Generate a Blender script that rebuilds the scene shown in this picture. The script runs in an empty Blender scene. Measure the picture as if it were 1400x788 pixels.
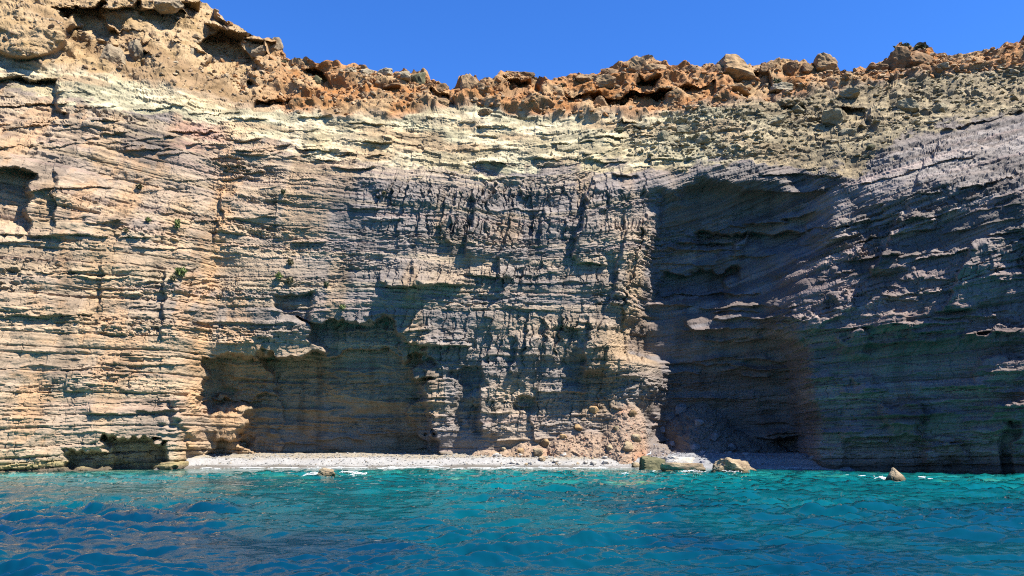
import bpy, math, random
import numpy as np

R = math.radians
# ------------------------------------------------------------------ camera
W, H, F = 1400.0, 788.0, 1058.0            # photograph size and focal length in its pixels
CAM_Z, PITCH = 2.5, R(11.12)
scene = bpy.context.scene
col = scene.collection
cam_d = bpy.data.cameras.new('camera')
cam = bpy.data.objects.new('camera', cam_d)
col.objects.link(cam)
cam_d.sensor_width = 36.0
cam_d.lens = 36.0 * F / W
cam_d.clip_start = 0.2
cam_d.clip_end = 6000
cam.location = (0, 0, CAM_Z)
cam.rotation_euler = (R(90) + PITCH, 0, 0)
scene.camera = cam

# ------------------------------------------------------------------ sky, sun, exposure
SUN = np.array([0.465, -0.295, 0.835])
SUN /= np.linalg.norm(SUN)
world = bpy.data.worlds.new('World')
scene.world = world
world.use_nodes = True
wn, wl = world.node_tree.nodes, world.node_tree.links
wn.clear()
sky = wn.new('ShaderNodeTexSky')
sky.sky_type = 'NISHITA'
sky.sun_disc = False
sky.sun_elevation = math.asin(SUN[2])
sky.sun_rotation = math.atan2(SUN[0], SUN[1])
sky.air_density = 1.0
sky.dust_density = 0.0
sky.ozone_density = 2.5
hsv = wn.new('ShaderNodeHueSaturation')
hsv.inputs['Saturation'].default_value = 1.2
hsv.inputs['Value'].default_value = 1.0
bg = wn.new('ShaderNodeBackground')
bg.inputs['Strength'].default_value = 0.06
wo = wn.new('ShaderNodeOutputWorld')
wl.new(sky.outputs[0], hsv.inputs['Color'])
tint = wn.new('ShaderNodeMix')
tint.data_type = 'RGBA'
tint.blend_type = 'MULTIPLY'
tint.inputs['Factor'].default_value = 1.0
tint.inputs['B'].default_value = (0.62, 0.98, 1.56, 1)
wl.new(hsv.outputs[0], tint.inputs['A'])
wl.new(tint.outputs['Result'], bg.inputs['Color'])
wl.new(bg.outputs[0], wo.inputs['Surface'])

sun_d = bpy.data.lights.new('sun', 'SUN')
sun_d.energy = 5.0
sun_d.angle = R(0.53)
sun_d.color = (1.0, 0.95, 0.86)
sun = bpy.data.objects.new('sun', sun_d)
col.objects.link(sun)
from mathutils import Vector
sun.rotation_euler = Vector(SUN).to_track_quat('Z', 'Y').to_euler()
sun.location = (30, -30, 60)

vs = scene.view_settings
vs.view_transform = 'Standard'
vs.look = 'None'
vs.exposure = 1.45
vs.gamma = 1.0
scene.cycles.max_bounces = 5
scene.cycles.use_denoising = False
scene.cycles.filter_width = 1.1
scene.cycles.caustics_reflective = False
scene.cycles.caustics_refractive = False

# ------------------------------------------------------------------ numeric helpers
f32 = np.float32

def smooth(a, b, x):
    t = np.clip((x - a) / (b - a), 0.0, 1.0)
    return t * t * (3 - 2 * t)

def _h(i, j, k, seed):
    with np.errstate(over='ignore'):
        n = (i.astype(np.uint32) * np.uint32(374761393) + j.astype(np.uint32) * np.uint32(668265263)
             + k.astype(np.uint32) * np.uint32(2147483647 - 1640531527) + np.uint32((seed * 974634777) & 0xffffffff))
        n = (n ^ (n >> np.uint32(13))) * np.uint32(1274126177)
        n = (n ^ (n >> np.uint32(16))) * np.uint32(2246822519)
        n = n ^ (n >> np.uint32(13))
    return (n & np.uint32(0xffffff)).astype(f32) / f32(16777216.0)

def vnoise(x, y, z, seed=0):
    """smooth value noise in -1..1"""
    x, y, z = np.broadcast_arrays(np.asarray(x, f32), np.asarray(y, f32), np.asarray(z, f32))
    ix, iy, iz = np.floor(x).astype(np.int32), np.floor(y).astype(np.int32), np.floor(z).astype(np.int32)
    fx, fy, fz = x - ix, y - iy, z - iz
    u, v, w = [t * t * t * (t * (t * 6 - 15) + 10) for t in (fx, fy, fz)]
    def c(a, b, d):
        return _h(ix + a, iy + b, iz + d, seed)
    x00 = c(0, 0, 0) * (1 - u) + c(1, 0, 0) * u
    x10 = c(0, 1, 0) * (1 - u) + c(1, 1, 0) * u
    x01 = c(0, 0, 1) * (1 - u) + c(1, 0, 1) * u
    x11 = c(0, 1, 1) * (1 - u) + c(1, 1, 1) * u
    a = x00 * (1 - v) + x10 * v
    b = x01 * (1 - v) + x11 * v
    return (a * (1 - w) + b * w) * 2 - 1

def vnoise2(x, y, seed=0):
    x, y = np.broadcast_arrays(np.asarray(x, f32), np.asarray(y, f32))
    ix, iy = np.floor(x).astype(np.int32), np.floor(y).astype(np.int32)
    fx, fy = x - ix, y - iy
    u, v = [t * t * (3 - 2 * t) for t in (fx, fy)]
    zz = np.zeros_like(ix)
    def c(a, b):
        return _h(ix + a, iy + b, zz, seed)
    return ((c(0, 0) * (1 - u) + c(1, 0) * u) * (1 - v) + (c(0, 1) * (1 - u) + c(1, 1) * u) * v) * 2 - 1

def fbm(x, y, z, octaves, seed=0, gain=0.5, lac=2.03):
    t, a = 0, 1.0
    for o in range(octaves):
        t = t + a * vnoise(x, y, z, seed + o * 13)
        x, y, z = x * lac + 7.3, y * lac + 3.1, z * lac + 5.7
        a *= gain
    return t

def ridged(x, y, z, octaves, seed=0, gain=0.5):
    t, a = 0, 1.0
    for o in range(octaves):
        t = t + a * (1 - 2 * np.abs(vnoise(x, y, z, seed + o * 17)))
        x, y, z = x * 2.1 + 7.3, y * 2.1 + 3.1, z * 2.1 + 5.7
        a *= gain
    return t

def facets(p, q, seed, jitter=0.9, tilt=0.8, bx_=0.0):
    """broken-rock relief: every cell is a tilted plate at its own height; returns height and edge distance"""
    p, q = np.asarray(p, f32), np.asarray(q, f32)
    ip, iq = np.floor(p).astype(np.int32), np.floor(q).astype(np.int32)
    d1 = np.full(p.shape, 9e9, f32)
    d2 = np.full(p.shape, 9e9, f32)
    hh = np.zeros(p.shape, f32)
    zz = np.zeros_like(ip)
    for a in (-1, 0, 1):
        for b in (-1, 0, 1):
            ca, cb = ip + a, iq + b
            dx = p - (ca + 0.5 + jitter * (_h(ca, cb, zz, seed) - 0.5))
            dy = q - (cb + 0.5 + jitter * (_h(ca, cb, zz, seed + 1) - 0.5))
            d = dx * dx + dy * dy
            off = (_h(ca, cb, zz, seed + 2) - 0.5) * 2
            gx = (_h(ca, cb, zz, seed + 3) - 0.5) * 2 * tilt - bx_
            gy = (_h(ca, cb, zz, seed + 4) - 0.5) * 2 * tilt
            val = off + gx * dx + gy * dy
            near = d < d1
            d2 = np.where(near, d1, np.minimum(d2, d))
            hh = np.where(near, val, hh)
            d1 = np.where(near, d, d1)
    return hh, np.sqrt(d2) - np.sqrt(d1)

def blur1(a, sig, axis):
    n = int(sig * 3) + 1
    k = np.exp(-0.5 * (np.arange(-n, n + 1) / sig) ** 2)
    k /= k.sum()
    pad = [(0, 0), (0, 0)]
    pad[axis] = (n, n)
    b = np.pad(a, pad, mode='edge')
    out = np.zeros_like(a)
    for i, w in enumerate(k):
        sl = [slice(None), slice(None)]
        sl[axis] = slice(i, i + a.shape[axis])
        out += w * b[tuple(sl)]
    return out

CP, SP = math.cos(PITCH), math.sin(PITCH)

def ray(U, V):
    """direction through photograph pixel, scaled so that its y is 1"""
    a = (np.asarray(U, float) - W / 2) / F
    b = -(np.asarray(V, float) - H / 2) / F
    dy = CP - b * SP
    return a / dy, (SP + b * CP) / dy

def at(U, V, D):
    rx, rz = ray(U, V)
    return rx * D, D + 0 * rx, CAM_Z + rz * D

def pix(x, y, z):
    z = z - CAM_Z
    yy = y * CP + z * SP
    zz = -y * SP + z * CP
    return W / 2 + F * x / yy, H / 2 - F * zz / yy

# ------------------------------------------------------------------ object helpers
def tag(o, label=None, cat=None, group=None, kind=None):
    if label: o['label'] = label
    if cat: o['category'] = cat
    if group: o['group'] = group
    if kind: o['kind'] = kind
    return o

def mesh_obj(name, verts, faces, mat=None, smooth_shade=False, parent=None):
    me = bpy.data.meshes.new(name)
    verts = np.asarray(verts, f32)
    faces = np.asarray(faces, np.int32)
    nf, k = faces.shape
    me.vertices.add(len(verts))
    me.vertices.foreach_set('co', verts.ravel())
    me.loops.add(nf * k)
    me.loops.foreach_set('vertex_index', faces.ravel())
    me.polygons.add(nf)
    me.polygons.foreach_set('loop_start', np.arange(0, nf * k, k, dtype=np.int32))
    me.polygons.foreach_set('loop_total', np.full(nf, k, np.int32))
    me.polygons.foreach_set('use_smooth', np.full(nf, smooth_shade, bool))
    me.update()
    me.validate()
    if mat: me.materials.append(mat)
    o = bpy.data.objects.new(name, me)
    col.objects.link(o)
    if parent: o.parent = parent
    return o

def set_colour(o, rgb, name='Col'):
    rgb = np.asarray(rgb, f32).reshape(-1, 3)
    a = o.data.color_attributes.new(name, 'FLOAT_COLOR', 'POINT')
    rgba = np.ones((len(rgb), 4), f32)
    rgba[:, :3] = rgb
    a.data.foreach_set('color', rgba.ravel())

def set_float(o, v, name):
    a = o.data.attributes.new(name, 'FLOAT', 'POINT')
    a.data.foreach_set('value', np.asarray(v, f32).ravel())

def grid_faces(nr, nc):
    i = np.arange(nr * nc).reshape(nr, nc)
    return np.stack([i[:-1, :-1], i[:-1, 1:], i[1:, 1:], i[1:, :-1]], -1).reshape(-1, 4)

# ------------------------------------------------------------------ materials
def new_mat(name):
    m = bpy.data.materials.new(name)
    m.use_nodes = True
    m.node_tree.nodes.clear()
    return m, m.node_tree.nodes, m.node_tree.links

def rock_material(name, attr=None, colour=(0.3, 0.25, 0.2), colour2=None, bump=0.5, fine=9.0, var=0.35, rough=0.9, space='Object', wet=False):
    m, n, l = new_mat(name)
    out = n.new('ShaderNodeOutputMaterial')
    p = n.new('ShaderNodeBsdfPrincipled')
    p.inputs['Roughness'].default_value = rough
    p.inputs['Specular IOR Level'].default_value = 0.25
    l.new(p.outputs[0], out.inputs[0])
    tc = n.new('ShaderNodeTexCoord')
    def noise(scale, detail, rough=0.6, ts=None):
        t = n.new('ShaderNodeTexNoise')
        t.inputs['Scale'].default_value = scale
        t.inputs['Detail'].default_value = detail
        t.inputs['Roughness'].default_value = rough
        l.new((ts or tc.outputs[space]), t.inputs['Vector'])
        return t
    mp = n.new('ShaderNodeMapping')
    mp.inputs['Scale'].default_value = (1, 1, 2.6)
    l.new(tc.outputs[space], mp.inputs['Vector'])
    n1 = noise(fine, 6, 0.68, mp.outputs[0])
    n2 = noise(fine * 0.14, 4, 0.6)
    if attr:
        a = n.new('ShaderNodeVertexColor')
        a.layer_name = attr
        base = a.outputs['Color']
    else:
        mx = n.new('ShaderNodeMix'); mx.data_type = 'RGBA'
        mx.inputs['A'].default_value = (*colour, 1)
        mx.inputs['B'].default_value = (*(colour2 or [c * 0.6 for c in colour]), 1)
        cr = n.new('ShaderNodeMapRange')
        cr.inputs['From Min'].default_value = 0.4; cr.inputs['From Max'].default_value = 0.62
        l.new(n2.outputs['Fac'], cr.inputs['Value'])
        l.new(cr.outputs[0], mx.inputs['Factor'])
        base = mx.outputs['Result']
    # fine grain, lighter and darker
    r = n.new('ShaderNodeMapRange')
    r.inputs['From Min'].default_value = 0.25; r.inputs['From Max'].default_value = 0.75
    r.inputs['To Min'].default_value = 1 - var; r.inputs['To Max'].default_value = 1 + var
    l.new(n1.outputs['Fac'], r.inputs['Value'])
    if wet:
        gp = n.new('ShaderNodeNewGeometry'); sx = n.new('ShaderNodeSeparateXYZ'); l.new(gp.outputs['Position'], sx.inputs[0])
        ad = n.new('ShaderNodeMath'); ad.operation = 'MULTIPLY_ADD'; ad.inputs[1].default_value = 0.3
        l.new(n2.outputs['Fac'], ad.inputs[0]); l.new(sx.outputs['Z'], ad.inputs[2])
        wr = n.new('ShaderNodeMapRange'); wr.inputs['From Min'].default_value = 0.28; wr.inputs['From Max'].default_value = 0.5
        wr.inputs['To Min'].default_value = 1.0; wr.inputs['To Max'].default_value = 0.0
        l.new(ad.outputs[0], wr.inputs['Value'])
        wm = n.new('ShaderNodeMix'); wm.data_type = 'RGBA'; wm.inputs['B'].default_value = (0.055, 0.045, 0.022, 1)
        l.new(wr.outputs[0], wm.inputs['Factor']); l.new(base, wm.inputs['A']); base = wm.outputs['Result']
    mul = n.new('ShaderNodeVectorMath'); mul.operation = 'SCALE'
    l.new(base, mul.inputs[0]); l.new(r.outputs[0], mul.inputs['Scale'])
    l.new(mul.outputs[0], p.inputs['Base Color'])
    b = n.new('ShaderNodeBump')
    b.inputs['Strength'].default_value = bump
    b.inputs['Distance'].default_value = 0.12
    l.new(n1.outputs['Fac'], b.inputs['Height'])
    l.new(b.outputs[0], p.inputs['Normal'])
    return m

M_cliff = rock_material('layered_cliff_rock', attr='Col', bump=0.55, fine=6.0, var=0.30)
M_beach = rock_material('pale_beach_pebbles', attr='Col', bump=0.6, fine=14.0, var=0.3)
M_seabed = rock_material('seabed', attr='Col', bump=0.3, fine=2.0, var=0.3)

# ------------------------------------------------------------------ the cliff: large shape
# distance of the rock face (metres along y) at photograph columns / rows, from the waterline up
CU = [-160, 0, 130, 245, 290, 420, 560, 620, 720, 800, 868, 915, 1000, 1070, 1105, 1200, 1300, 1400, 1580]
TAB = {
   0: [78, 80, 83, 89, 94, 101, 104, 105, 105, 104, 104, 104, 104, 104, 104, 102, 99, 95, 87],
  60: [75.5, 77, 79.5, 84.5, 88, 94, 97, 98, 98.5, 98, 97, 97, 97, 97, 97.5, 95.5, 92, 89, 81],
 100: [72.5, 74.5, 77.5, 81.5, 85, 89.5, 91.5, 92, 92.5, 92, 91.5, 91.5, 91.5, 91.5, 92, 90.5, 87, 84, 76],
 125: [69.5, 71.8, 75.5, 79.5, 82.5, 86.5, 88.2, 88.5, 89, 88.6, 88.2, 88, 88, 88.5, 89.5, 87, 83.5, 80, 72],
 160: [67, 69.6, 73.4, 77.2, 79.8, 82.2, 83.6, 84, 84.5, 84.4, 84.4, 84.4, 84.6, 85.2, 86, 82, 78, 74.2, 67.2],
 210: [64.4, 67.4, 71.6, 75, 77.2, 78.8, 79.6, 80.0, 80.4, 80.6, 80.8, 80.6, 80.6, 80.8, 79.5, 72.4, 68.2, 64.4, 58.4],
 248: [63.2, 66.7, 70.7, 73.8, 75.8, 77, 77.6, 78.0, 78.3, 78.6, 79.0, 78.4, 77.6, 77.0, 74, 67.6, 63.4, 59.6, 54.4],
 268: [62.8, 66.4, 70.3, 73.4, 75.4, 76.6, 77.2, 77.7, 78.0, 78.3, 78.7, 81.6, 80.0, 77.6, 72.8, 66.6, 62.5, 58.7, 53.6],
 320: [62.2, 66, 69.7, 72.7, 74.7, 75.9, 76.6, 77.2, 77.6, 77.9, 78.3, 83.0, 82.0, 78.6, 70.8, 65.9, 62.0, 58.2, 53.1],
 390: [61.4, 65.4, 69, 72, 74.2, 75.3, 76.1, 76.9, 77.3, 77.6, 78.0, 83.8, 83.6, 78.6, 69.5, 65.7, 61.8, 58.0, 53.0],
 470: [60.6, 64.6, 68, 70.8, 74.0, 75.2, 76.0, 77.0, 77.4, 77.7, 78.1, 84.4, 82.8, 79.0, 69.2, 66.0, 61.8, 58.0, 52.8],
 560: [60.0, 63.9, 67.1, 69.8, 75.8, 77.0, 77.4, 77.5, 77.9, 78.3, 78.7, 85.5, 85.5, 82.5, 68.8, 65.7, 61.8, 58.0, 52.8],
 640: [59.6, 63.5, 66.6, 69.3, 77.0, 78.0, 78.2, 78.2, 78.6, 79.0, 79.4, 86.5, 86.5, 83, 68.8, 65.8, 62.0, 58.2, 52.8],
 700: [59.5, 63.4, 66.5, 69.2, 77.0, 78.0, 78.4, 78.4, 78.8, 79.2, 79.6, 87, 87, 83, 68.8, 65.8, 62.0, 58.2, 52.8],
}
RV = sorted(TAB)
TABA = np.array([TAB[v] for v in RV])
SKY = [(-170, -150), (0, -92), (130, -58), (225, -24), (262, -4), (282, 8), (300, 18), (330, 38), (352, 50), (372, 52), (384, 60), (390, 76), (396, 86), (430, 90),
       (450, 94), (480, 95), (520, 97), (545, 100), (562, 104), (566, 98), (580, 99), (590, 112), (615, 119), (626, 117), (634, 104), (650, 101), (656, 112), (676, 113), (688, 104),
       (700, 100), (712, 104), (724, 110), (760, 113), (790, 106), (800, 102), (830, 96), (850, 92), (862, 85), (870, 78), (884, 84), (905, 90),
       (925, 95), (945, 93), (965, 91), (980, 90), (1040, 90), (1080, 88), (1110, 89), (1145, 94), (1165, 98), (1182, 93), (1200, 86), (1216, 84), (1225, 70), (1262, 68), (1276, 76),
       (1310, 76), (1350, 69), (1380, 60), (1400, 53), (1450, 40), (1580, 10)]
su, sv = np.array(SKY, float).T

STEP = 1.2
us = np.arange(-160, 1572, STEP)
NR = 560
NC = len(us)
tv = np.linspace(0, 1, NR)[:, None]
sky_line = np.interp(us, su, sv) + 2.2 * vnoise2(us * 0.07, us * 0 + 3.3, 5) + 1.6 * vnoise2(us * 0.2, us * 0, 6)
VB = 690.0
Ug = np.repeat(us[None, :], NR, 0)
sky_soft = blur1(np.interp(us, su, sv)[None, :], 40, 1)[0]
Vg = VB + tv * (sky_soft[None, :] - VB) + smooth(0.72, 1.0, tv) * (sky_line - sky_soft)[None, :]

def table(U, V):
    iu = np.clip(np.searchsorted(CU, U) - 1, 0, len(CU) - 2)
    iv = np.clip(np.searchsorted(RV, V) - 1, 0, len(RV) - 2)
    cu, rv = np.array(CU, float), np.array(RV, float)
    a = np.clip((U - cu[iu]) / (cu[iu + 1] - cu[iu]), 0, 1)
    b = (V - rv[iv]) / (rv[iv + 1] - rv[iv])
    b = np.clip(b, -2.5, 1)
    return ((TABA[iv, iu] * (1 - a) + TABA[iv, iu + 1] * a) * (1 - b)
            + (TABA[iv + 1, iu] * (1 - a) + TABA[iv + 1, iu + 1] * a) * b)

Uw = Ug + 7 * vnoise2(Ug / 45, Vg / 45, 11) + 3.5 * vnoise2(Ug / 16, Vg / 16, 12)
Vw = Vg + 5 * vnoise2(Ug / 60, Vg / 40, 13) + 2.5 * vnoise2(Ug / 16, Vg / 12, 14)
Vw = Vw + (9 * vnoise2(Ug / 34, Ug * 0, 15) + 5 * vnoise2(Ug / 12, Ug * 0, 16)) * smooth(870, 910, Ug) * (1 - smooth(1120, 1180, Ug)) * smooth(215, 245, Vg) * (1 - smooth(280, 330, Vg))
E_r = np.interp(Vw, [230, 262, 300, 330, 360, 400, 430, 455, 472, 520, 600, 660], [1105, 1118, 1126, 1120, 1104, 1074, 1060, 1066, 1084, 1094, 1104, 1108])
E_l = np.interp(Vw, [230, 262, 300, 400, 470, 484, 498, 515, 545, 580, 640], [890, 896, 893, 876, 856, 858, 902, 904, 892, 882, 880])
near_r = smooth(900, 990, Uw) * (1 - smooth(1180, 1330, Uw))
near_l = smooth(800, 850, Uw) * (1 - smooth(925, 990, Uw))
Uw = Uw + (1090 - E_r) * near_r + (890 - E_l) * near_l
D = table(Uw, Vw)
D = blur1(blur1(D, 5, 1), 3.0, 0)

# broad bulges and hollows of the face
rx, rz = ray(Ug, Vg)
X0, Z0 = rx * D, CAM_Z + rz * D
D -= 0.9 * fbm(X0 / 9, D / 9, Z0 / 7, 3, 21)

# hollows, overhangs and proud ribs seen in the photograph: (u0, u1, v0, v1, depth, lean, edge)
NOTCH = [
 (279, 420, 488, 556, 2.4, 0.0, 5), (372, 570, 482, 648, 3.6, 0.1, 8), (340, 566, 540, 648, 3.2, 0, 9), (470, 586, 520, 648, 2.2, 0, 9), (300, 400, 596, 640, 1.6, 0, 7), (96, 150, 614, 642, 1.8, 0.2, 7), (140, 222, 605, 642, 2.6, 0.0, 8),
 (-60, 40, 230, 312, 2.2, 0.0, 6), (-30, 80, 112, 188, 1.8, 0.0, 6), (428, 552, 436, 492, 2.4, 0.5, 6), (520, 590, 470, 500, 1.8, 0.2, 6),
 (630, 655, 506, 586, 0.6, 0.0, 7), (705, 727, 540, 562, 1.0, 0, 4), (758, 797, 450, 504, 0.6, -0.1, 6),
 (950, 1014, 318, 346, 1.6, -0.3, 5), (905, 1000, 372, 402, 1.6, -0.4, 6), (1020, 1100, 322, 340, 1.4, -0.5, 4),
 (282, 342, 44, 96, 5.5, 0.3, 5), (318, 342, 88, 124, 3.4, 0, 4), (252, 298, 4, 36, 5.0, 0.9, 4), (92, 150, 14, 74, 4.0, 0.1, 8), (150, 200, 44, 86, 3.6, 0.2, 5),
 (150, 290, 14, 60, 3.2, 2.2, 6), (200, 270, 56, 84, 3.0, 1.4, 6), (362, 390, 54, 82, 3.2, 0.4, 3), (352, 390, 138, 150, 2.2, -0.5, 3), (326, 366, 58, 80, 2.6, 0.5, 3),
 (846, 914, 126, 150, 4.2, -0.8, 4), (690, 740, 110, 130, 3.8, 0.4, 4), (768, 850, 134, 152, 3.0, -0.3, 4), (1008, 1062, 108, 128, 3.4, 0.6, 4), (586, 620, 126, 146, 3.0, 0.4, 4), (868, 896, 108, 122, 2.6, 0, 4), (425, 450, 104, 124, 2.6, 0.6, 4), (925, 985, 120, 132, 2.4, 0.3, 4), (1150, 1186, 150, 166, 2.0, 0.2, 4), (1075, 1100, 144, 158, 2.0, 0.3, 4),
 (1250, 1268, 600, 700, 0.8, 0.1, 4), (1366, 1388, 575, 700, 0.9, -0.1, 4), (1150, 1262, 606, 690, 0.7, 0, 5), (1062, 1098, 596, 640, 2.0, 0, 6),
 (384, 420, 405, 440, 1.2, 0, 5), (268, 350, 552, 670, -0.9, 0.3, 16),
 (1208, 1258, 552, 592, -1.1, 0.2, 7), (1156, 1192, 456, 484, -0.8, 0, 6), (1160, 1180, 515, 540, -0.7, 0, 6), (1204, 1250, 428, 450, -0.9, 0, 6), (1316, 1420, 452, 470, -0.9, -0.5, 7), (1340, 1420, 490, 520, -0.9, -0.5, 7), (1360, 1430, 545, 566, -0.8, 0, 6), (1270, 1320, 610, 628, -0.9, 0, 6), (1090, 1130, 428, 446, -0.7, 0, 6), (1130, 1170, 400, 425, -0.7, -0.2, 6),
]
HOLE = np.zeros_like(D)
for (u0, u1, v0, v1, dep, lean, e) in NOTCH:
    c0 = max(int((u0 - 130 + 160) / STEP), 0)
    c1 = min(int((u1 + 130 + 160) / STEP), NC)
    if c1 <= c0: continue
    uu, vv = Ug[:, c0:c1], Vg[:, c0:c1]
    wz = e * 2.4
    un = uu + wz * vnoise2(uu / 22, vv / 16, 31 + int(abs(u0))) + wz * 0.25 * vnoise2(uu / 7, vv / 6, 32) - lean * (vv - (v0 + v1) / 2)
    vn = vv + wz * 0.6 * vnoise2(uu / 24, vv / 18, 33 + int(abs(v0))) + (7 * vnoise2(uu / 48, vv * 0, 30) if u1 - u0 > 100 else 0) + wz * 0.18 * vnoise2(uu / 7, vv / 6, 34)
    m = smooth(u0 - e, u0 + e, un) * (1 - smooth(u1 - e, u1 + e, un)) * smooth(v0 - 2, v0 + 2, vn) * (1 - smooth(v1 - e * 2, v1 + e * 2, vn))
    if dep > 0: HOLE[:, c0:c1] = np.maximum(HOLE[:, c0:c1], dep * m)
    else: HOLE[:, c0:c1] += dep * m

D += HOLE
# proud ribs (left edge u, width, v0, v1, depth, lean): their left sides stand in shade
RIB = [(797, 70, 250, 348, 1.6, -0.25), (642, 40, 262, 348, 1.0, -0.2), (617, 22, 258, 338, 0.7, -0.2), (684, 44, 322, 388, 0.9, -0.15), (742, 40, 286, 330, 0.9, -0.1),
       (802, 66, 440, 508, 1.3, -0.1), (658, 50, 498, 596, 1.2, 0), (703, 40, 462, 516, 0.8, -0.1), (560, 40, 352, 398, 0.6, -0.1), (868, 26, 290, 440, 1.0, -0.25), (846, 22, 310, 420, 0.8, -0.25),
       (302, 50, 260, 330, 0.6, -0.15), (222, 50, 370, 460, 0.7, -0.1), (140, 70, 355, 420, 0.5, 0), (75, 70, 235, 320, 0.8, -0.1), (585, 46, 500, 600, 0.8, 0), (728, 34, 560, 606, 0.6, 0.2), (745, 30, 150, 170, .7, -.8),
       (1200, 60, 110, 170, 2.4, -0.9), (1212, 60, 290, 370, 1.6, -0.5), (1310, 90, 330, 420, 1.4, -0.4), (1100, 60, 300, 330, 1.2, -0.3), (1268, 60, 190, 250, 1.2, -0.6)]
for (ul, wd, v0, v1, dep, lean) in RIB:
    c0, c1 = max(int((ul - 60 + 160) / STEP), 0), min(int((ul + wd + 90 + 160) / STEP), NC)
    uu, vv = Ug[:, c0:c1], Vg[:, c0:c1]
    un = uu - lean * (vv - (v0 + v1) / 2) + 5 * vnoise2(uu / 18, vv / 14, 35 + int(ul)) + 2.5 * vnoise2(uu / 5, vv / 5, 36)
    vn = vv + 6 * vnoise2(uu / 12, vv / 12, 37 + int(ul))
    D[:, c0:c1] -= dep * smooth(ul - 2, ul + 2, un) * np.clip(1 - (un - ul) / wd, 0, 1) * smooth(v0 - 8, v0 + 8, vn) * (1 - smooth(v1 - 10, v1 + 10, vn))
# overhanging ledges (u0, u1, lower edge v, height, depth): they shade the rock below
LEDGE = [(160, 204, 326, 22, 1.1), (116, 164, 306, 18, 0.9), (-40, 150, 323, 26, 1.0), (522, 592, 392, 26, 1.5), (575, 632, 389, 20, 1.2), (476, 518, 285, 16, 1.2),
         (790, 828, 361, 20, 1.3), (584, 640, 475, 24, 1.4), (840, 866, 241, 18, 1.0), (120, 190, 567, 20, 1.2), (-60, 130, 432, 22, 1.0), (-60, 60, 205, 20, 1.2), (40, 150, 262, 20, 0.9),
         (1040, 1150, 240, 22, 1.0), (940, 1070, 452, 26, 1.2), (1290, 1400, 180, 22, 1.0), (380, 560, 487, 14, 0.7), (735, 800, 537, 16, 0.9), (300, 345, 470, 12, .7), (200, 262, 548, 12, .4),
         (310, 345, 232, 10, .9), (300, 332, 245, 10, .9), (1010, 1130, 262, 12, 1.0), (640, 700, 378, 20, .8), (1080, 1240, 452, 20, .8), (1150, 1260, 600, 20, 1.0), (400, 430, 246, 10, .6), (1180, 1330, 250, 16, .7), (-60, 90, 150, 16, .9), (0, 100, 175, 14, .8)]
LEDGE = [(a_, b_, c_, d_ * 0.8, e_ * (0.45 if c_ > 170 and b_ < 900 and a_ < 500 else 0.75)) for (a_, b_, c_, d_, e_) in LEDGE]
LR = random.Random(5)
for k in range(330):
    u = LR.uniform(-120, 870) if LR.random() < 0.6 else LR.uniform(1060, 1560)
    LEDGE.append((u, u + LR.uniform(15, 120), LR.uniform(165, 630), LR.uniform(2.5, 7), LR.uniform(0.06, 0.3)))
for k in range(10):
    u = LR.uniform(-60, 860)
    LEDGE.append((u, u + LR.uniform(18, 60), LR.uniform(190, 600), LR.uniform(6, 12), LR.uniform(0.3, 0.6)))
for k in range(46):
    u = LR.uniform(880, 1080)
    LEDGE.append((u, u + LR.uniform(40, 130), LR.uniform(275, 620), LR.uniform(5, 14), LR.uniform(0.3, 0.9)))
for k in range(60):
    u = LR.uniform(1100, 1480)
    LEDGE.append((u, u + LR.uniform(25, 110), LR.uniform(240, 630), LR.uniform(5, 12), LR.uniform(0.25, 0.65)))
for k in range(80):
    u = LR.uniform(300, 900)
    LEDGE.append((u, u + LR.uniform(10, 60), LR.uniform(158, 232), LR.uniform(4, 10), LR.uniform(0.2, 0.6)))
for k in range(60):
    u = LR.uniform(-80, 330)
    LEDGE.append((u, u + LR.uniform(10, 70), 95 + max(u, 0) * 0.2 + LR.uniform(0, 80), LR.uniform(4, 9), LR.uniform(0.15, 0.5)))
for k in range(26):
    u = LR.uniform(280, 540)
    LEDGE.append((u, u + LR.uniform(30, 120), LR.uniform(495, 615), LR.uniform(3, 8), LR.uniform(0.15, 0.5)))
for (u0, u1, vl, hh_, dep) in LEDGE:
    c0, c1 = max(int((u0 - 40 + 160) / STEP), 0), min(int((u1 + 40 + 160) / STEP), NC)
    if c1 <= c0: continue
    uu, vv = Ug[:, c0:c1], Vg[:, c0:c1]
    un = uu + 6 * vnoise2(uu / 10, vv / 6, 38 + int(abs(u0)))
    vn = vv + 2.5 * vnoise2(uu / 26, vv * 0, 39 + int(vl)) + 1.0 * vnoise2(uu / 7, vv / 6, 40 + int(vl)) + (0.05 + 0.20 * float(smooth(430, 260, vl) if vl < 430 else 0)) * (uu - u0) * (1 if u0 > 1050 else 0) + (0.10 * (uu - u0) if u1 < 400 and vl < 320 else 0) * 0.6
    D[:, c0:c1] -= dep * smooth(u0 - 5, u0 + 5, un) * (1 - smooth(u1 - 5, u1 + 5, un)) * np.clip((vn - vl + hh_) / hh_, 0, 1) * (1 - smooth(vl - 1.2, vl + 1.2, vn))

# bulging conglomerate boss at the top left
bx = ((Ug - 35) / 62) ** 2 + ((Vg - 45) / 40) ** 2
D -= 3.2 * np.sqrt(np.clip(1 - bx, 0, 1)) * smooth(0, 0.3, 1 - bx)

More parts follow.
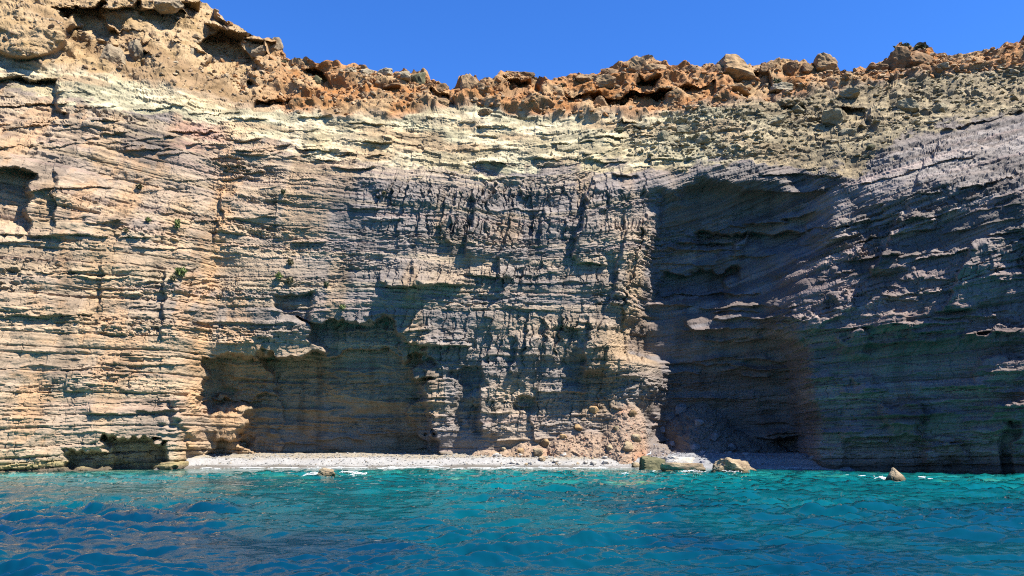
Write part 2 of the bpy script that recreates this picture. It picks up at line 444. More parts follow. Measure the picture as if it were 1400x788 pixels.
# heaps of fallen rock at the foot of the face (real cones leaning on it)
def heap(ua, va, da, slope, squash=1.0, seed=0):
    global D
    xa, ya, za = [float(t) for t in at(ua, va, da)]
    zz = CAM_Z + rz * 77.0
    xx = rx * 77.0
    r = (za - zz) / math.tan(R(slope)) * (1 + 0.25 * vnoise2(xx / 2.2, zz / 2.2, seed))
    dx = (xx - xa) * squash
    y = ya - np.sqrt(np.clip(r * r - dx * dx, 0, None))
    ok = (r > 0) & (np.abs(dx) < r)
    y = np.where(ok, y, 1e3)
    t = np.clip((D - y) / 0.4, 0, 1)
    global HEAP
    HEAP = np.maximum(HEAP, np.where(ok, t, 0))
    D = np.minimum(D, y)
HEAP = np.zeros_like(D)
heap(850, 540, 79.6, 56, 0.95, 3)
heap(795, 564, 79.8, 50, 0.8, 4)
heap(932, 548, 86, 46, 0.85, 5)
heap(990, 585, 86, 38, 0.7, 6)
heap(720, 590, 79.6, 42, 0.7, 7)
heap(660, 604, 79.6, 36, 0.6, 8)
HEAP = blur1(blur1(HEAP, 2, 0), 2, 1)

# ------------------------------------------------------------------ the cliff: beds, joints and broken surface
X = (rx * D).astype(f32); Z = (CAM_Z + rz * D).astype(f32); Y = D.astype(f32)
px_, pz_ = X, Z
wl_ = smooth(14, 34, Z)
bed = np.where(X < -8, -0.20 * (X + 8), 0) * -1 * 0
bed = bed + (-0.16 * np.clip(X + 38, -20, 45)) * wl_ * (1 - smooth(0, 18, X))
bed = bed + 0.27 * np.clip(X - 16, 0, 60) * (0.18 + 0.82 * smooth(7, 24, Z))
bed = bed + 0.40 * vnoise2(X / 15, Z / 9, 41) + 0.07 * vnoise2(X / 4.5, Z / 4, 42)
S = (Z - bed).astype(f32)

rng = np.random.default_rng(7)
def layer_table(mean, sd):
    th = np.exp(rng.normal(math.log(mean), sd, 4000))
    e = np.cumsum(th) - 30
    return e[: np.searchsorted(e, 110) + 1]
def layers(s, edges):
    k = np.searchsorted(edges, s)
    k = np.clip(k, 1, len(edges) - 1)
    lo, hi = edges[k - 1], edges[k]
    return k, ((s - lo) / (hi - lo)).astype(f32), (hi - lo).astype(f32)
E_big = layer_table(1.7, 0.45)
E_mid = layer_table(0.44, 0.8)
E_fin = layer_table(0.17, 0.6)

# where each kind of surface is found
n_r = vnoise2(Ug / 70, Vg / 45, 51)
lineA = np.interp(Ug + 10 * n_r, [-160, 0, 60, 150, 240, 330, 400, 520, 600, 650, 700, 800, 900, 1000, 1100, 1180, 1260, 1400, 1580],
                  [70, 82, 92, 104, 120, 142, 154, 160, 150, 140, 156, 162, 154, 142, 128, 114, 102, 92, 66])
lineB = np.interp(Ug + 14 * n_r, [-160, 0, 150, 300, 400, 500, 650, 800, 900, 1000, 1180, 1240, 1300, 1400, 1580],
                  [95, 110, 150, 185, 205, 226, 236, 226, 236, 216, 240, 190, 168, 150, 110])
w_top = 1 - smooth(-6, 6, Vg - lineA + 5 * vnoise2(Ug / 14, Vg / 10, 52))        # weathered rim
w_pale = (1 - smooth(-5, 5, Vg - lineB + 13 * vnoise2(Ug / 30, Vg / 9, 53) + 8 * vnoise2(Ug / 9, Vg / 4, 58))) * (1 - w_top)
w_face = np.clip(1 - w_top - w_pale, 0, 1)
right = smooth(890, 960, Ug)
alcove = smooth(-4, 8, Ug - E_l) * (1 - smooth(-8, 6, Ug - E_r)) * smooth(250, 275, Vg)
colm = smooth(440, 560, Ug + 30 * n_r) * (1 - smooth(880, 900, Ug)) * smooth(215, 250, Vg) * (1 - smooth(560, 600, Vg))
colm = colm * (0.45 + 0.55 * smooth(-0.3, 0.3, vnoise2(X / 6, S / 2.2, 54)))
leftbed = 1 - smooth(300, 480, Ug)
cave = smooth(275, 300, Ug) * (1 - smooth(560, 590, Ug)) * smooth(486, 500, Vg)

kb, fb, tb = layers(S, E_big)
km, fm, tm = layers(S + 0.05 * vnoise2(X / 1.3, Z / 1.3, 55), E_mid)
kf, ff, tf = layers(S + 0.03 * vnoise2(X / 0.7, Z / 0.7, 56), E_fin)
def rnd(k, seed): return _h(k.astype(np.int32), np.zeros_like(k, dtype=np.int32), np.zeros_like(k, dtype=np.int32), seed) * 2 - 1
hb_, _ = facets(X / 3.2 + kb * 0.61, kb * 3.0 + 0.5, 161, 0.8, 0.3, 0.3)
ob = 0.45 * rnd(kb, 1) + 0.6 * vnoise2(X / 6.5 + kb * 31.7, kb * 7.13, 61) + 0.45 * hb_
hm_, em_ = facets((X - 0.1 * Z - 0.15 * vnoise2(X / 0.6, Z / 0.4, 59)) / 1.15 + km * 0.61, km * 3.0 + 0.5, 163, 0.8, 0.3, 0.3)
om = 0.4 * rnd(km, 2) + 0.5 * vnoise2(X / 3.6 + km * 17.3, km * 5.7, 62) + 0.6 * hm_
hf_, ef_ = facets((X - 0.1 * Z) / 0.5 + kf * 0.61, kf * 3.0 + 0.5, 165, 0.8, 0.3, 0.3)
of = 0.4 * rnd(kf, 3) + 0.4 * vnoise2(X / 1.6 + kf * 11.9, kf * 3.9, 63) + 0.7 * hf_
def groove(f, t, w): return np.exp(-((np.minimum(f, 1 - f) * t) / w) ** 2)
round_b = -0.25 * (2 * fb - 1) ** 4

disp = np.zeros_like(X)
mass_ = smooth(-0.15, 0.45, rnd(kb, 31) + 0.6 * vnoise2(X / 9, kb * 3.1, 65))      # thick beds without thin bedding
rough_ = np.clip(0.75 + 0.75 * vnoise2(X / 5, S / 2.0, 66), 0.2, 1.4) * (1.25 - 0.75 * mass_)
colm = colm * (0.5 + 0.8 * mass_)
wb = w_face * (0.55 + 0.45 * leftbed + 0.25 * right * (1 - alcove)) * (1 - 0.85 * HEAP)
wbp = wb + 0.25 * w_pale
disp += wbp * (0.16 * ob + round_b * 0.25) * (1 - 0.6 * cave)
disp += (wbp + 0.3 * alcove) * 0.13 * om * (1 - 0.3 * cave) * rough_
disp += (wbp + 0.2 * w_pale + 0.3 * alcove) * 0.115 * of * rough_
disp -= wb * (0.16 * groove(fb, tb, 0.07) + 0.12 * groove(fm, tm, 0.05) * (1 - 0.85 * mass_)) * (0.3 + 0.7 * smooth(-0.5, 0.4, vnoise2(X / 2.1, kb * 3.3, 64)))

disp -= wb * 0.09 * np.exp(-(em_ / 0.07) ** 2) * smooth(-0.2, 0.5, vnoise2(X / 3, Z / 2, 67))
# upright joints: blocks within each thick bed
lean = 0.16 * Z + 0.22 * vnoise2(X / 0.9, Z / 0.5, 59) + 0.10 * vnoise2(X / 0.4, Z / 0.22, 60)
h1, e1 = facets((X - lean) / 1.5 + kb * 0.37, kb.astype(f32) * 3.0 + 0.5, 71, 0.8, 0.35, 0.5)
disp += wb * 0.10 * h1 * rough_ - wb * (1 - w_pale) * smooth(-0.1, 0.5, vnoise2(X / 4, Z / 3, 70)) * 0.05 * np.exp(-(e1 / 0.06) ** 2) * rough_
# leaning ribs of the middle face
h2, e2 = facets((X - lean) / 0.85 + 0.25 * vnoise2(X / 2, Z / 3, 72), Z / 3.4 + 0.2 * rnd(kb, 9), 73, 0.9, 0.7, 1.3)
h3, e3 = facets((X - lean) / 0.34 + 0.2 * vnoise2(X / 1, Z / 2, 74), Z / 1.7, 75, 0.9, 0.7, 1.0)
band_ = np.exp(-((Vg - 313 + 5 * n_r) / 14) ** 2) + np.exp(-((Vg - 374 + 5 * n_r) / 17) ** 2) + 0.7 * np.exp(-((Vg - 268 + 5 * n_r) / 14) ** 2) + 0.7 * np.exp(-((Vg - 462 + 9 * n_r) / 30) ** 2) + 0.6 * np.exp(-((Vg - 540 + 9 * n_r) / 34) ** 2)
colm = colm * np.clip(0.25 + 0.85 * band_, 0, 1)
cw = colm + 0.07 * w_face * (1 - colm) * (1 - alcove)
disp += cw * (0.25 * h2 + 0.12 * h3) * (1 - HEAP) * (1 - 0.7 * cave)
disp -= colm * 0.04 * np.exp(-(e2 / 0.08) ** 2)
# broken blocks lying along the beds
h4, e4 = facets(X / 1.3, S / 0.42, 76, 0.95, 0.7)
h5, e5 = facets(X / 0.5, S / 0.2, 77, 0.95, 0.7)
disp += (w_face * (1 - 0.5 * colm) * (1 - 0.55 * right) * (1 - 0.5 * cave) * (0.10 * h4 + 0.06 * h5) * rough_ + w_pale * (0.05 * h4 + 0.03 * h5)) * (1 - HEAP)
# rubble of the rim and of the heaps
h6, e6 = facets(X / 1.9 + 0.4 * vnoise2(X, Z, 78), Z / 1.3 + 0.3 * vnoise2(X, Z, 79), 80, 0.95, 1.0)
h7, e7 = facets(X / 0.62, Z / 0.45, 81, 0.95, 1.1)
h8, e8 = facets(X / 0.3, Z / 0.24, 83, 0.95, 1.1)
disp += w_top * (0.34 * h6 + 0.08 * h7 + 0.03 * h8) + w_pale * (0.05 + 0.13 * smooth(840, 960, Ug)) * h6 + w_pale * (0.02 + 0.05 * smooth(840, 960, Ug)) * h7 + HEAP * (0.07 * h6 + 0.10 * h7 + 0.07 * h8)
disp += w_top * 0.75 * ridged(X / 4, Y / 4, Z / 3, 3, 90) * (0.4 + 0.6 * smooth(300, 420, Ug))
disp += (0.15 * fbm(X / 2.4, Y / 2.4, Z / 1.8, 5, 91, 0.55)) * (1 - 0.6 * right * w_face) * (1 - 0.35 * alcove) * (1 - 0.3 * cave)
disp += 0.45 * fbm(X / 3.0, Y / 3.0, Z / 1.6, 3, 93) * cave * w_face
disp += 0.30 * fbm(X / 3.5, Y / 3.5, S / 1.2, 3, 94) * alcove
disp += (w_pale * 0.06 + w_face * 0.05) * ridged(X / 2.0, Y / 2.0, S / 0.6, 4, 95, 0.55) * (1 - 0.6 * alcove)
kq, fq, tq = layers(S + 0.10 * (X - 5) * smooth(300, 700, Ug) + 0.5 * vnoise2(X / 3.5, Z / 2, 68), E_mid)
hq, eq = facets(X / 2.4 + kq * 0.61, kq * 3.0 + 0.5, 167, 0.8, 0.3, 0.3)
disp += w_pale * (0.20 * hq + 0.12 * rnd(kq, 12)) * np.clip(0.6 + 0.9 * vnoise2(X / 6, Z / 3, 69), 0.05, 1.3)
# right-hand wall: thin inclined plates
plate = right * w_face * (1 - alcove)
hp, ep = facets(X / 3.4, S / 0.34, 97, 0.95, 0.8)
disp += plate * (0.08 * hp + 0.05 * of + 0.08 * om)

soft_ = blur1(blur1(disp, 1.4, 0), 1.4, 1)
disp = disp * (1 - 0.8 * w_top) + soft_ * 0.8 * w_top
disp += w_top * (0.05 * h7 + 0.03 * h8) + w_top * 0.07 * fbm(X / 0.9, Y / 0.9, Z / 0.7, 3, 98)
Dn = np.array([blur1(blur1(a.astype(np.float64), 9, 0), 9, 1) for a in (X, Y, Z)])
gu = np.gradient(Dn, axis=2); gv = np.gradient(Dn, axis=1)
Nn = np.cross(np.moveaxis(gu, 0, -1), np.moveaxis(gv, 0, -1))
Nn /= np.linalg.norm(Nn, axis=-1, keepdims=True) + 1e-9
Nn = np.where((Nn[..., 1] > 0)[..., None], -Nn, Nn)
Nn = Nn * 0.6 + np.array([0, -1.0, 0]) * 0.4
Nn /= np.linalg.norm(Nn, axis=-1, keepdims=True)
P = np.stack([X, Y, Z], -1) + Nn * disp[..., None]
PX, PY, PZ = P[..., 0], P[..., 1], P[..., 2]

# ------------------------------------------------------------------ the cliff: rock colours
def mixc(a, b, t): return a * (1 - t[..., None]) + np.asarray(b, float) * t[..., None]
tan = np.array([0.50, 0.405, 0.305]); grey = np.array([0.285, 0.265, 0.265]); ochre = np.array([0.52, 0.36, 0.19])
blue = np.array([0.245, 0.235, 0.27]); cream = np.array([0.52, 0.455, 0.34])
lt = 0.5 + 0.5 * rnd(kb, 21); lm = 0.5 + 0.5 * rnd(km, 22); lf = 0.5 + 0.5 * rnd(kf, 23)
patch = vnoise2(X / 6, Z / 3.5, 101)
warm = np.clip(0.45 * leftbed + 0.36 + 0.6 * patch + 0.55 * (lt - 0.5) + 0.4 * (lm - 0.5) - 0.5 * right, 0, 1)
C = grey + (tan - grey) * warm[..., None]
C = mixc(C, cream, np.clip((lm - 0.7) * 1.6, 0, 0.5) * (1 - 0.6 * right))
C = mixc(C, blue, np.clip((lt - 0.5) * 1.3 + 0.25 * vnoise2(X / 3, S / 1.2, 102), 0, 0.8) * (0.5 + 0.5 * right) * (1 - 0.5 * leftbed))
C = mixc(C, [0.255, 0.245, 0.245], 0.85 * right * w_face * (1 - smooth(300, 400, Vg)))  # upper right wall darkened in colour to deepen its shade
C = mixc(C, [0.31, 0.255, 0.26], 0.85 * right * w_face * smooth(300, 400, Vg))  # lower right wall's colour lifted, standing in for fill light in the shade
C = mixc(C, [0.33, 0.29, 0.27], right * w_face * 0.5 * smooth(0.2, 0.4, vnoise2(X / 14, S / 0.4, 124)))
C = mixc(C, [0.245, 0.22, 0.23], 0.8 * alcove)  # alcove shade deepened by darkening the rock colour
C = mixc(C, [0.40, 0.30, 0.29], np.clip(vnoise2(X / 16, S / 0.45, 103) - 0.4, 0, 0.4) * w_face)
C = mixc(C, ochre, np.clip(vnoise2(X / 2.5, Z / 6, 104) - 0.35, 0, 0.35) * (1 - right) * w_face)
C *= (0.80 + 0.40 * lf)[..., None] * (1 + (0.5 * (lm - 0.5) + 0.3 * (lt - 0.5)) * right)[..., None]
# brown earthy bands in the alcove and the cave, and the cave's painted shade
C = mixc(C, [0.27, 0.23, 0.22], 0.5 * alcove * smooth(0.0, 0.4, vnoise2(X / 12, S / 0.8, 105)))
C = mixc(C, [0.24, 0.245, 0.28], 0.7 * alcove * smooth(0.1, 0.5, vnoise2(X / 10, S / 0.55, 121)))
C = mixc(C, [0.30, 0.225, 0.15], 0.75 * cave)  # darker brown over the whole cave stands in for its shade
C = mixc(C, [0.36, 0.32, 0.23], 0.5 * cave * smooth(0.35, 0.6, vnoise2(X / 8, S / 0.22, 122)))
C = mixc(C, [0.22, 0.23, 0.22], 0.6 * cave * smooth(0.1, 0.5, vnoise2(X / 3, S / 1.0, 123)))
# pale slope under the rim
pale = np.array([0.58, 0.52, 0.36]) + vnoise2(X / 3, Z / 1.6, 106)[..., None] * np.array([0.05, 0.05, 0.06])
pale = mixc(pale, [0.50, 0.50, 0.36], smooth(-0.2, 0.6, vnoise2(X / 7, Z / 3, 107)) * 0.7)
pale = mixc(pale, [0.50, 0.37, 0.23], smooth(0.0, 0.6, vnoise2(X / 5, Z / 1.8, 108)) * 0.75)
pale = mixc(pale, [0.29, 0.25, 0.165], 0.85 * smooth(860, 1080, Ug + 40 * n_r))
pale *= (0.82 + 0.36 * smooth(-0.4, 0.4, vnoise2(X / 0.9, Z / 0.5, 125)))[..., None]
pale *= 0.84
pale *= (0.78 + 0.44 * smooth(-0.5, 0.5, vnoise2(X / 2.2, S / 0.5, 126)))[..., None]
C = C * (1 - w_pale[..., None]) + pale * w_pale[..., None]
# rusty rim; sandy conglomerate at the left
rust = np.array([0.42, 0.215, 0.085]) + vnoise2(X / 2.2, Z / 1.5, 109)[..., None] * np.array([0.09, 0.08, 0.06])
rust = mixc(rust, [0.44, 0.33, 0.19], smooth(0.0, 0.6, vnoise2(X / 3.1, Z / 2.2, 110)) * 0.75)
rust = mixc(rust, [0.20, 0.14, 0.075], smooth(0.2, 0.7, vnoise2(X / 1.3, Z / 1.1, 111)) * 0.7)
lc = 1 - smooth(330, 430, Ug)
sandy = np.array([0.43, 0.32, 0.185]) + vnoise2(X / 1.5, Z / 1.2, 112)[..., None] * np.array([0.08, 0.07, 0.06])
sandy = mixc(sandy, [0.24, 0.16, 0.085], smooth(0.0, 0.6, vnoise2((X + Z) / 7, (Z + 0.55 * X) / 2.2, 113)) * 0.7)
rust = rust * (1 - lc[..., None]) + sandy * lc[..., None]
C = C * (1 - w_top[..., None]) + rust * w_top[..., None]
C = C * (1 + leftbed[..., None] * w_face[..., None] * np.array([0.02, -0.01, -0.06]))
C = mixc(C, [0.56, 0.37, 0.22], 0.55 * leftbed * w_face * smooth(0.15, 0.5, vnoise2(X / 1.6, Z / 5, 128) + 0.4 * vnoise2(X / 0.5, Z / 0.6, 129)))
# iron-stained fault strip, pink bed, red earth of the heap
fu = np.interp(Vg, [180, 300, 400, 500, 640], [318, 302, 286, 270, 258])
strip = np.exp(-((Ug - fu + 6 * vnoise2(Ug / 10, Vg / 14, 114)) / 13.0) ** 2) * smooth(180, 260, Vg) * smooth(-0.9, 0.1, vnoise2(X / 1, Z / 2, 115))
C = mixc(C, [0.62, 0.40, 0.22], 0.75 * strip)
pk = np.exp(-(((Ug - 270) / 38) ** 4 + ((Vg - 188) / 22) ** 4))
C = mixc(C, [0.45, 0.29, 0.235], 0.8 * pk * smooth(-0.5, 0.1, vnoise2(X / 3, S / 0.35, 127)))
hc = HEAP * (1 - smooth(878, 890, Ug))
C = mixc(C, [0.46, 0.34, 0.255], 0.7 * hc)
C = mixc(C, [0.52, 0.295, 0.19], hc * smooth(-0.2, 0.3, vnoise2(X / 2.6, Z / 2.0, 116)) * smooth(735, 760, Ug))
C = mixc(C, [0.26, 0.235, 0.22], HEAP * smooth(878, 890, Ug) * 0.6)  # grey beyond the shadow edge: shade put into the heap's colour
# weathering stains, wet foot and weed line
C *= (1 - 0.28 * smooth(0.1, 0.8, vnoise2(X / 0.9, Z / 4.5, 117)) * w_face)[..., None]
zz_ = PZ + 0.25 * vnoise2(X / 1.5, Z, 118)
wet = (1 - smooth(0.35, 1.1, zz_)) * (1 - HEAP)
C = mixc(C, [0.06, 0.055, 0.04], 0.75 * wet)
weed = np.exp(-((zz_ - 0.5) / 0.28) ** 2) * (1 - smooth(250, 280, Ug))
C = mixc(C, [0.46, 0.40, 0.20], 0.7 * weed)
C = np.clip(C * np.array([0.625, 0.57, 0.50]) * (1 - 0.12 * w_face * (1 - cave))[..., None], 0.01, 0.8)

# plateau behind the rim, so that the headland is solid
top = P[-1]
rows, cols_ = [P.reshape(-1, 3)], [C.reshape(-1, 3)]
for dy, dz in ((1.5, 0.1), (4, 0.2), (10, 0.3), (30, 0.0), (120, -2), (420, -8)):
    q = top.copy(); q[:, 1] += dy; q[:, 2] += dz; q[:, 0] *= 1 + dy / 90
    rows.append(q); cols_.append(C[-1] * 0.9)
NRT = NR + 6
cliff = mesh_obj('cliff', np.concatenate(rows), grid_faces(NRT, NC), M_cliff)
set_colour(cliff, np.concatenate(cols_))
tag(cliff, 'tall layered sea cliff with rusty rim, cave hollow and shaded alcove', 'cliff', kind='structure')

def surf(U, V):
    """point of the finished cliff nearest to a photograph position"""
    c = int(round((U + 160) / STEP)); c = min(max(c, 0), NC - 1)
    r = int(np.argmin(np.abs(Vg[:, c] - V)))
    return P[r, c].copy()

# ------------------------------------------------------------------ beach
def shore_y(x):
    """where the water meets the land"""
    return np.interp(x, [-90, -42, -29.5, -28.6, -20, 0, 10, 14, 22, 25.5, 27, 32, 38, 44, 60],
                     [45, 63, 69.2, 71.4, 72.3, 72.8, 72.6, 71.6, 71.2, 70.4, 68, 65, 61, 56, 48])
bxs = np.arange(-31, 29, 0.12); bys = np.arange(66.0, 89, 0.13)
BX, BY = np.meshgrid(bxs, bys)
SY = shore_y(BX) + 0.35 * vnoise2(BX / 3, BX * 0, 131)
def beach_z(x, y):
    t = y - shore_y(x) - 0.35 * vnoise2(x / 3, x * 0, 131)
    z = np.where(t < 0, 0.16 * t, 0)
    z = z + 0.30 * smooth(0, 1.6, t) + 0.55 * smooth(1.6, 3.4, t) + 0.35 * smooth(3.4, 7, t)
    z = z + 0.06 * vnoise2(x / 1.2, y / 1.2, 132) + 0.05 * smooth(2.5, 4, t) * vnoise2(x / 0.4, y / 0.4, 133)
    return z
BZ = beach_z(BX, BY)
tB = BY - SY
BC = np.zeros(BX.shape + (3,)) + np.array([0.62, 0.60, 0.57])
BC = mixc(BC, [0.56, 0.48, 0.36], smooth(2.6, 4.2, tB + 0.8 * vnoise2(BX / 2, BY / 2, 134)))
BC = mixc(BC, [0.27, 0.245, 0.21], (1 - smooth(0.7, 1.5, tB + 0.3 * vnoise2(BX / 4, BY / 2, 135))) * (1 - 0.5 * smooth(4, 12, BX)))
BC = mixc(BC, [0.46, 0.46, 0.47], smooth(10, 16, BX))  # right end of the beach greyed, its shade put into the colour
BC *= 0.40
BC *= (1 + 0.12 * vnoise2(BX / 0.3, BY / 0.3, 136))[..., None]
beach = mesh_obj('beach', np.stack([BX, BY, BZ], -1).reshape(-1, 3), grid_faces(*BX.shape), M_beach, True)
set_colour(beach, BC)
tag(beach, 'narrow white pebble beach at the foot of the cliff', 'beach', kind='structure')

# ------------------------------------------------------------------ sea bed and sea
sea_rows = np.concatenate([[-900, -400, -150, -60, -20, 0], 2 + np.cumsum(np.full(40, 0.2)), []])
d = 10.0
rr = []
while d < 90:
    rr.append(d); d += max(0.055, 0.0002 * d * d)
sea_rows = np.concatenate([sea_rows[sea_rows < 9.9], rr])
tc_ = np.linspace(-1, 1, 701)
ext = np.array([1.15, 1.6, 3, 8, 25])
tcols = np.concatenate([-ext[::-1], tc_, ext])
half = np.maximum(np.abs(sea_rows), 10) * 0.78 + 6
SXg = tcols[None, :] * half[:, None]
SYg = np.repeat(sea_rows[:, None], len(tcols), 1)

def waves(x, y):
    z = np.zeros_like(x)
    r = np.random.default_rng(11)
    n = 58
    for i in range(n):
        lam = 0.2 * (3.4 / 0.2) ** (i / (n - 1)) * math.exp(r.normal(0, 0.08))
        th = R(75) + r.normal(0, 0.62)
        a = 0.0124 * lam ** 0.78 * (0.7 + 0.6 * r.random())
        k = 2 * math.pi / lam
        ph = k * (x * math.cos(th) + y * math.sin(th)) + r.random() * 6.28
        ph = ph + 0.8 * vnoise2(x / (lam * 3) + i, y / (lam * 3), 140 + i)
        s = np.sin(ph)
        z += a * (s + 0.25 * np.cos(2 * ph))
    g = 0.82 + 0.55 * vnoise2(x / 6, y / 10, 199) + 0.25 * vnoise2(x / 2.2, y / 4, 198)
    return z * g
def wave_z(x, y):
    near = np.clip((shore_y(x) - y) / 8, 0.15, 1)
    return waves(x, y) * near
inner = (np.abs(SYg) < 95) & (np.abs(SXg) < 90)
SZg = np.where(inner, wave_z(SXg, SYg), 0)

def depth(x, y):
    t = np.clip(shore_y(x) - y, 0, None)
    d = np.minimum(0.17 * t, 1.2 + 0.10 * t)
    d = d + 0.9 * smooth(3, 12, t) * vnoise2(x / 6, y / 6, 151) + 0.5 * smooth(2, 6, t) * vnoise2(x / 2.2, y / 2.2, 152)
    return np.clip(d, 0.02, 9)
# submerged ledges: (u, v, half-width px, half-length m, top below the surface)
REEF = [(395, 652, 75, 1.4, 0.18), (470, 651, 40, 0.9, 0.14), (655, 655, 48, 1.2, 0.35), (760, 660, 60, 1.8, 0.7), (862, 661, 62, 1.7, 0.25), (885, 652, 30, 0.8, 0.3),
        (1010, 652, 90, 1.2, 0.4), (1340, 658, 70, 1.0, 0.4), (1130, 652, 60, 0.8, 0.35), (240, 650, 40, 0.7, 0.8)]
def reef_w(x, y):
    w = np.zeros_like(x); tp = np.full_like(x, 9.0)
    for (u, v, hw, hl, tp_) in REEF:
        a, b = ray(u, v)
        yy = -CAM_Z / float(b); xx = float(a) * yy
        q = ((x - xx) / (hw / F * yy)) ** 2 + ((y - yy) / hl) ** 2 + 0.45 * vnoise2(x / 1.1, y / 0.7, int(u))
        m = smooth(1.25, 0.55, q)
        m = np.clip((1.25 - q) / 0.7, 0, 1); m = m * m * (3 - 2 * m)
        tp = np.where(m > w, tp_, tp); w = np.maximum(w, m)
    return w, tp
rw, rt = reef_w(SXg, SYg)
dp0 = depth(SXg, SYg)
dp = dp0 * (1 - rw) + np.minimum(rt, dp0) * rw
dkp = smooth(0.0, 0.5, vnoise2(SXg / 6, SYg / 9, 153) + 0.4 * vnoise2(SXg / 2.2, SYg / 3.2, 154)) * smooth(2, 5, dp0)   # weed meadows on the bottom

# sea bed as a sheet of its own
sb_z = -dp - 0.05
sea_bed_c = np.zeros(SXg.shape + (3,)) + np.array([0.50, 0.47, 0.36])
sea_bed_c = mixc(sea_bed_c, [0.10, 0.11, 0.06], np.clip(dkp, 0, 1) * 0.8)
reefn = smooth(-0.3, 0.3, vnoise2(SXg / 0.5, SYg / 0.5, 155))
sea_bed_c = sea_bed_c * (1 - rw[..., None]) + (np.array([0.13, 0.11, 0.06]) * (1 - reefn[..., None]) + np.array([0.48, 0.42, 0.14]) * reefn[..., None]) * rw[..., None]
sl = (slice(None, None, 3), slice(None, None, 3))
sbv = np.stack([SXg, SYg, sb_z], -1)[sl]
seabed = mesh_obj('seabed', sbv.reshape(-1, 3), grid_faces(sbv.shape[0], sbv.shape[1]), M_seabed, True)
set_colour(seabed, sea_bed_c[sl])
tag(seabed, 'sandy sea bed with weed and rock ledges under the water', 'seabed', kind='structure')

def water_material():
    m, n, l = new_mat('clear_sea_water')
    out = n.new('ShaderNodeOutputMaterial')
    at_ = n.new('ShaderNodeAttribute'); at_.attribute_name = 'depth'
    tc = n.new('ShaderNodeTexCoord')
    def ramp(fac, stops, interp='LINEAR'):
        r = n.new('ShaderNodeValToRGB'); r.color_ramp.interpolation = interp
        e = r.color_ramp.elements
        while len(e) < len(stops): e.new(0.5)
        for x, (p, c) in zip(e, stops): x.position = p; x.color = (*c, 1)
        l.new(fac, r.inputs[0]); return r
    mr = n.new('ShaderNodeMapRange'); mr.inputs['From Max'].default_value = 8.0
    l.new(at_.outputs['Fac'], mr.inputs['Value'])
    bodyc = ramp(mr.outputs[0], [(0.0, (0.03, 0.22, 0.185)), (0.10, (0.004, 0.19, 0.185)), (0.28, (0.001, 0.13, 0.148)), (0.6, (0.0008, 0.060, 0.076)), (1.0, (0.0005, 0.024, 0.048))])
    clear = ramp(mr.outputs[0], [(0.0, (0.85,) * 3), (0.06, (0.55,) * 3), (0.2, (0.30,) * 3), (0.5, (0.12,) * 3), (1.0, (0.0,) * 3)])
    tint = ramp(mr.outputs[0], [(0.0, (0.85, 0.97, 0.95)), (0.15, (0.35, 0.85, 0.82)), (0.5, (0.06, 0.55, 0.6)), (1.0, (0.01, 0.25, 0.35))])
    bm = n.new('ShaderNodeBump'); bm.inputs['Strength'].default_value = 0.4; bm.inputs['Distance'].default_value = 0.04
    mp = n.new('ShaderNodeMapping'); mp.inputs['Scale'].default_value = (1.0, 1.6, 1.0)
    l.new(tc.outputs['Object'], mp.inputs['Vector'])
    nz = n.new('ShaderNodeTexNoise'); nz.inputs['Scale'].default_value = 3.0; nz.inputs['Detail'].default_value = 3
    l.new(mp.outputs[0], nz.inputs['Vector']); l.new(nz.outputs['Fac'], bm.inputs['Height'])
    df = n.new('ShaderNodeBsdfDiffuse'); l.new(bodyc.outputs[0], df.inputs['Color'])
    tr = n.new('ShaderNodeBsdfTransparent'); l.new(tint.outputs[0], tr.inputs['Color'])
    mx = n.new('ShaderNodeMixShader'); l.new(clear.outputs[0], mx.inputs[0]); l.new(df.outputs[0], mx.inputs[1]); l.new(tr.outputs[0], mx.inputs[2])
    gl = n.new('ShaderNodeBsdfGlossy'); gl.inputs['Roughness'].default_value = 0.03; l.new(bm.outputs[0], gl.inputs['Normal'])
    fr = n.new('ShaderNodeFresnel'); fr.inputs['IOR'].default_value = 1.333; l.new(bm.outputs[0], fr.inputs['Normal'])
    mg = n.new('ShaderNodeMixShader'); l.new(fr.outputs[0], mg.inputs[0]); l.new(mx.outputs[0], mg.inputs[1]); l.new(gl.outputs[0], mg.inputs[2])
    l.new(mg.outputs[0], out.inputs['Surface'])
    return m
M_sea = water_material()
sea = mesh_obj('sea', np.stack([SXg, SYg, SZg], -1).reshape(-1, 3), grid_faces(*SXg.shape), M_sea, True)
set_float(sea, dp + 1.4 * dkp, 'depth')
tag(sea, 'rippled turquoise and blue sea water before the cliff', 'sea', kind='structure')

# ------------------------------------------------------------------ rocks
import bmesh
_ico = {}
def ico(level):
    if level not in _ico:
        bm = bmesh.new()
        bmesh.ops.create_icosphere(bm, subdivisions=level, radius=1.0)
        bm.verts.ensure_lookup_table()
        _ico[level] = (np.array([v.co[:] for v in bm.verts]), np.array([[v.index for v in f.verts] for f in bm.faces]))
        bm.free()
    return _ico[level]

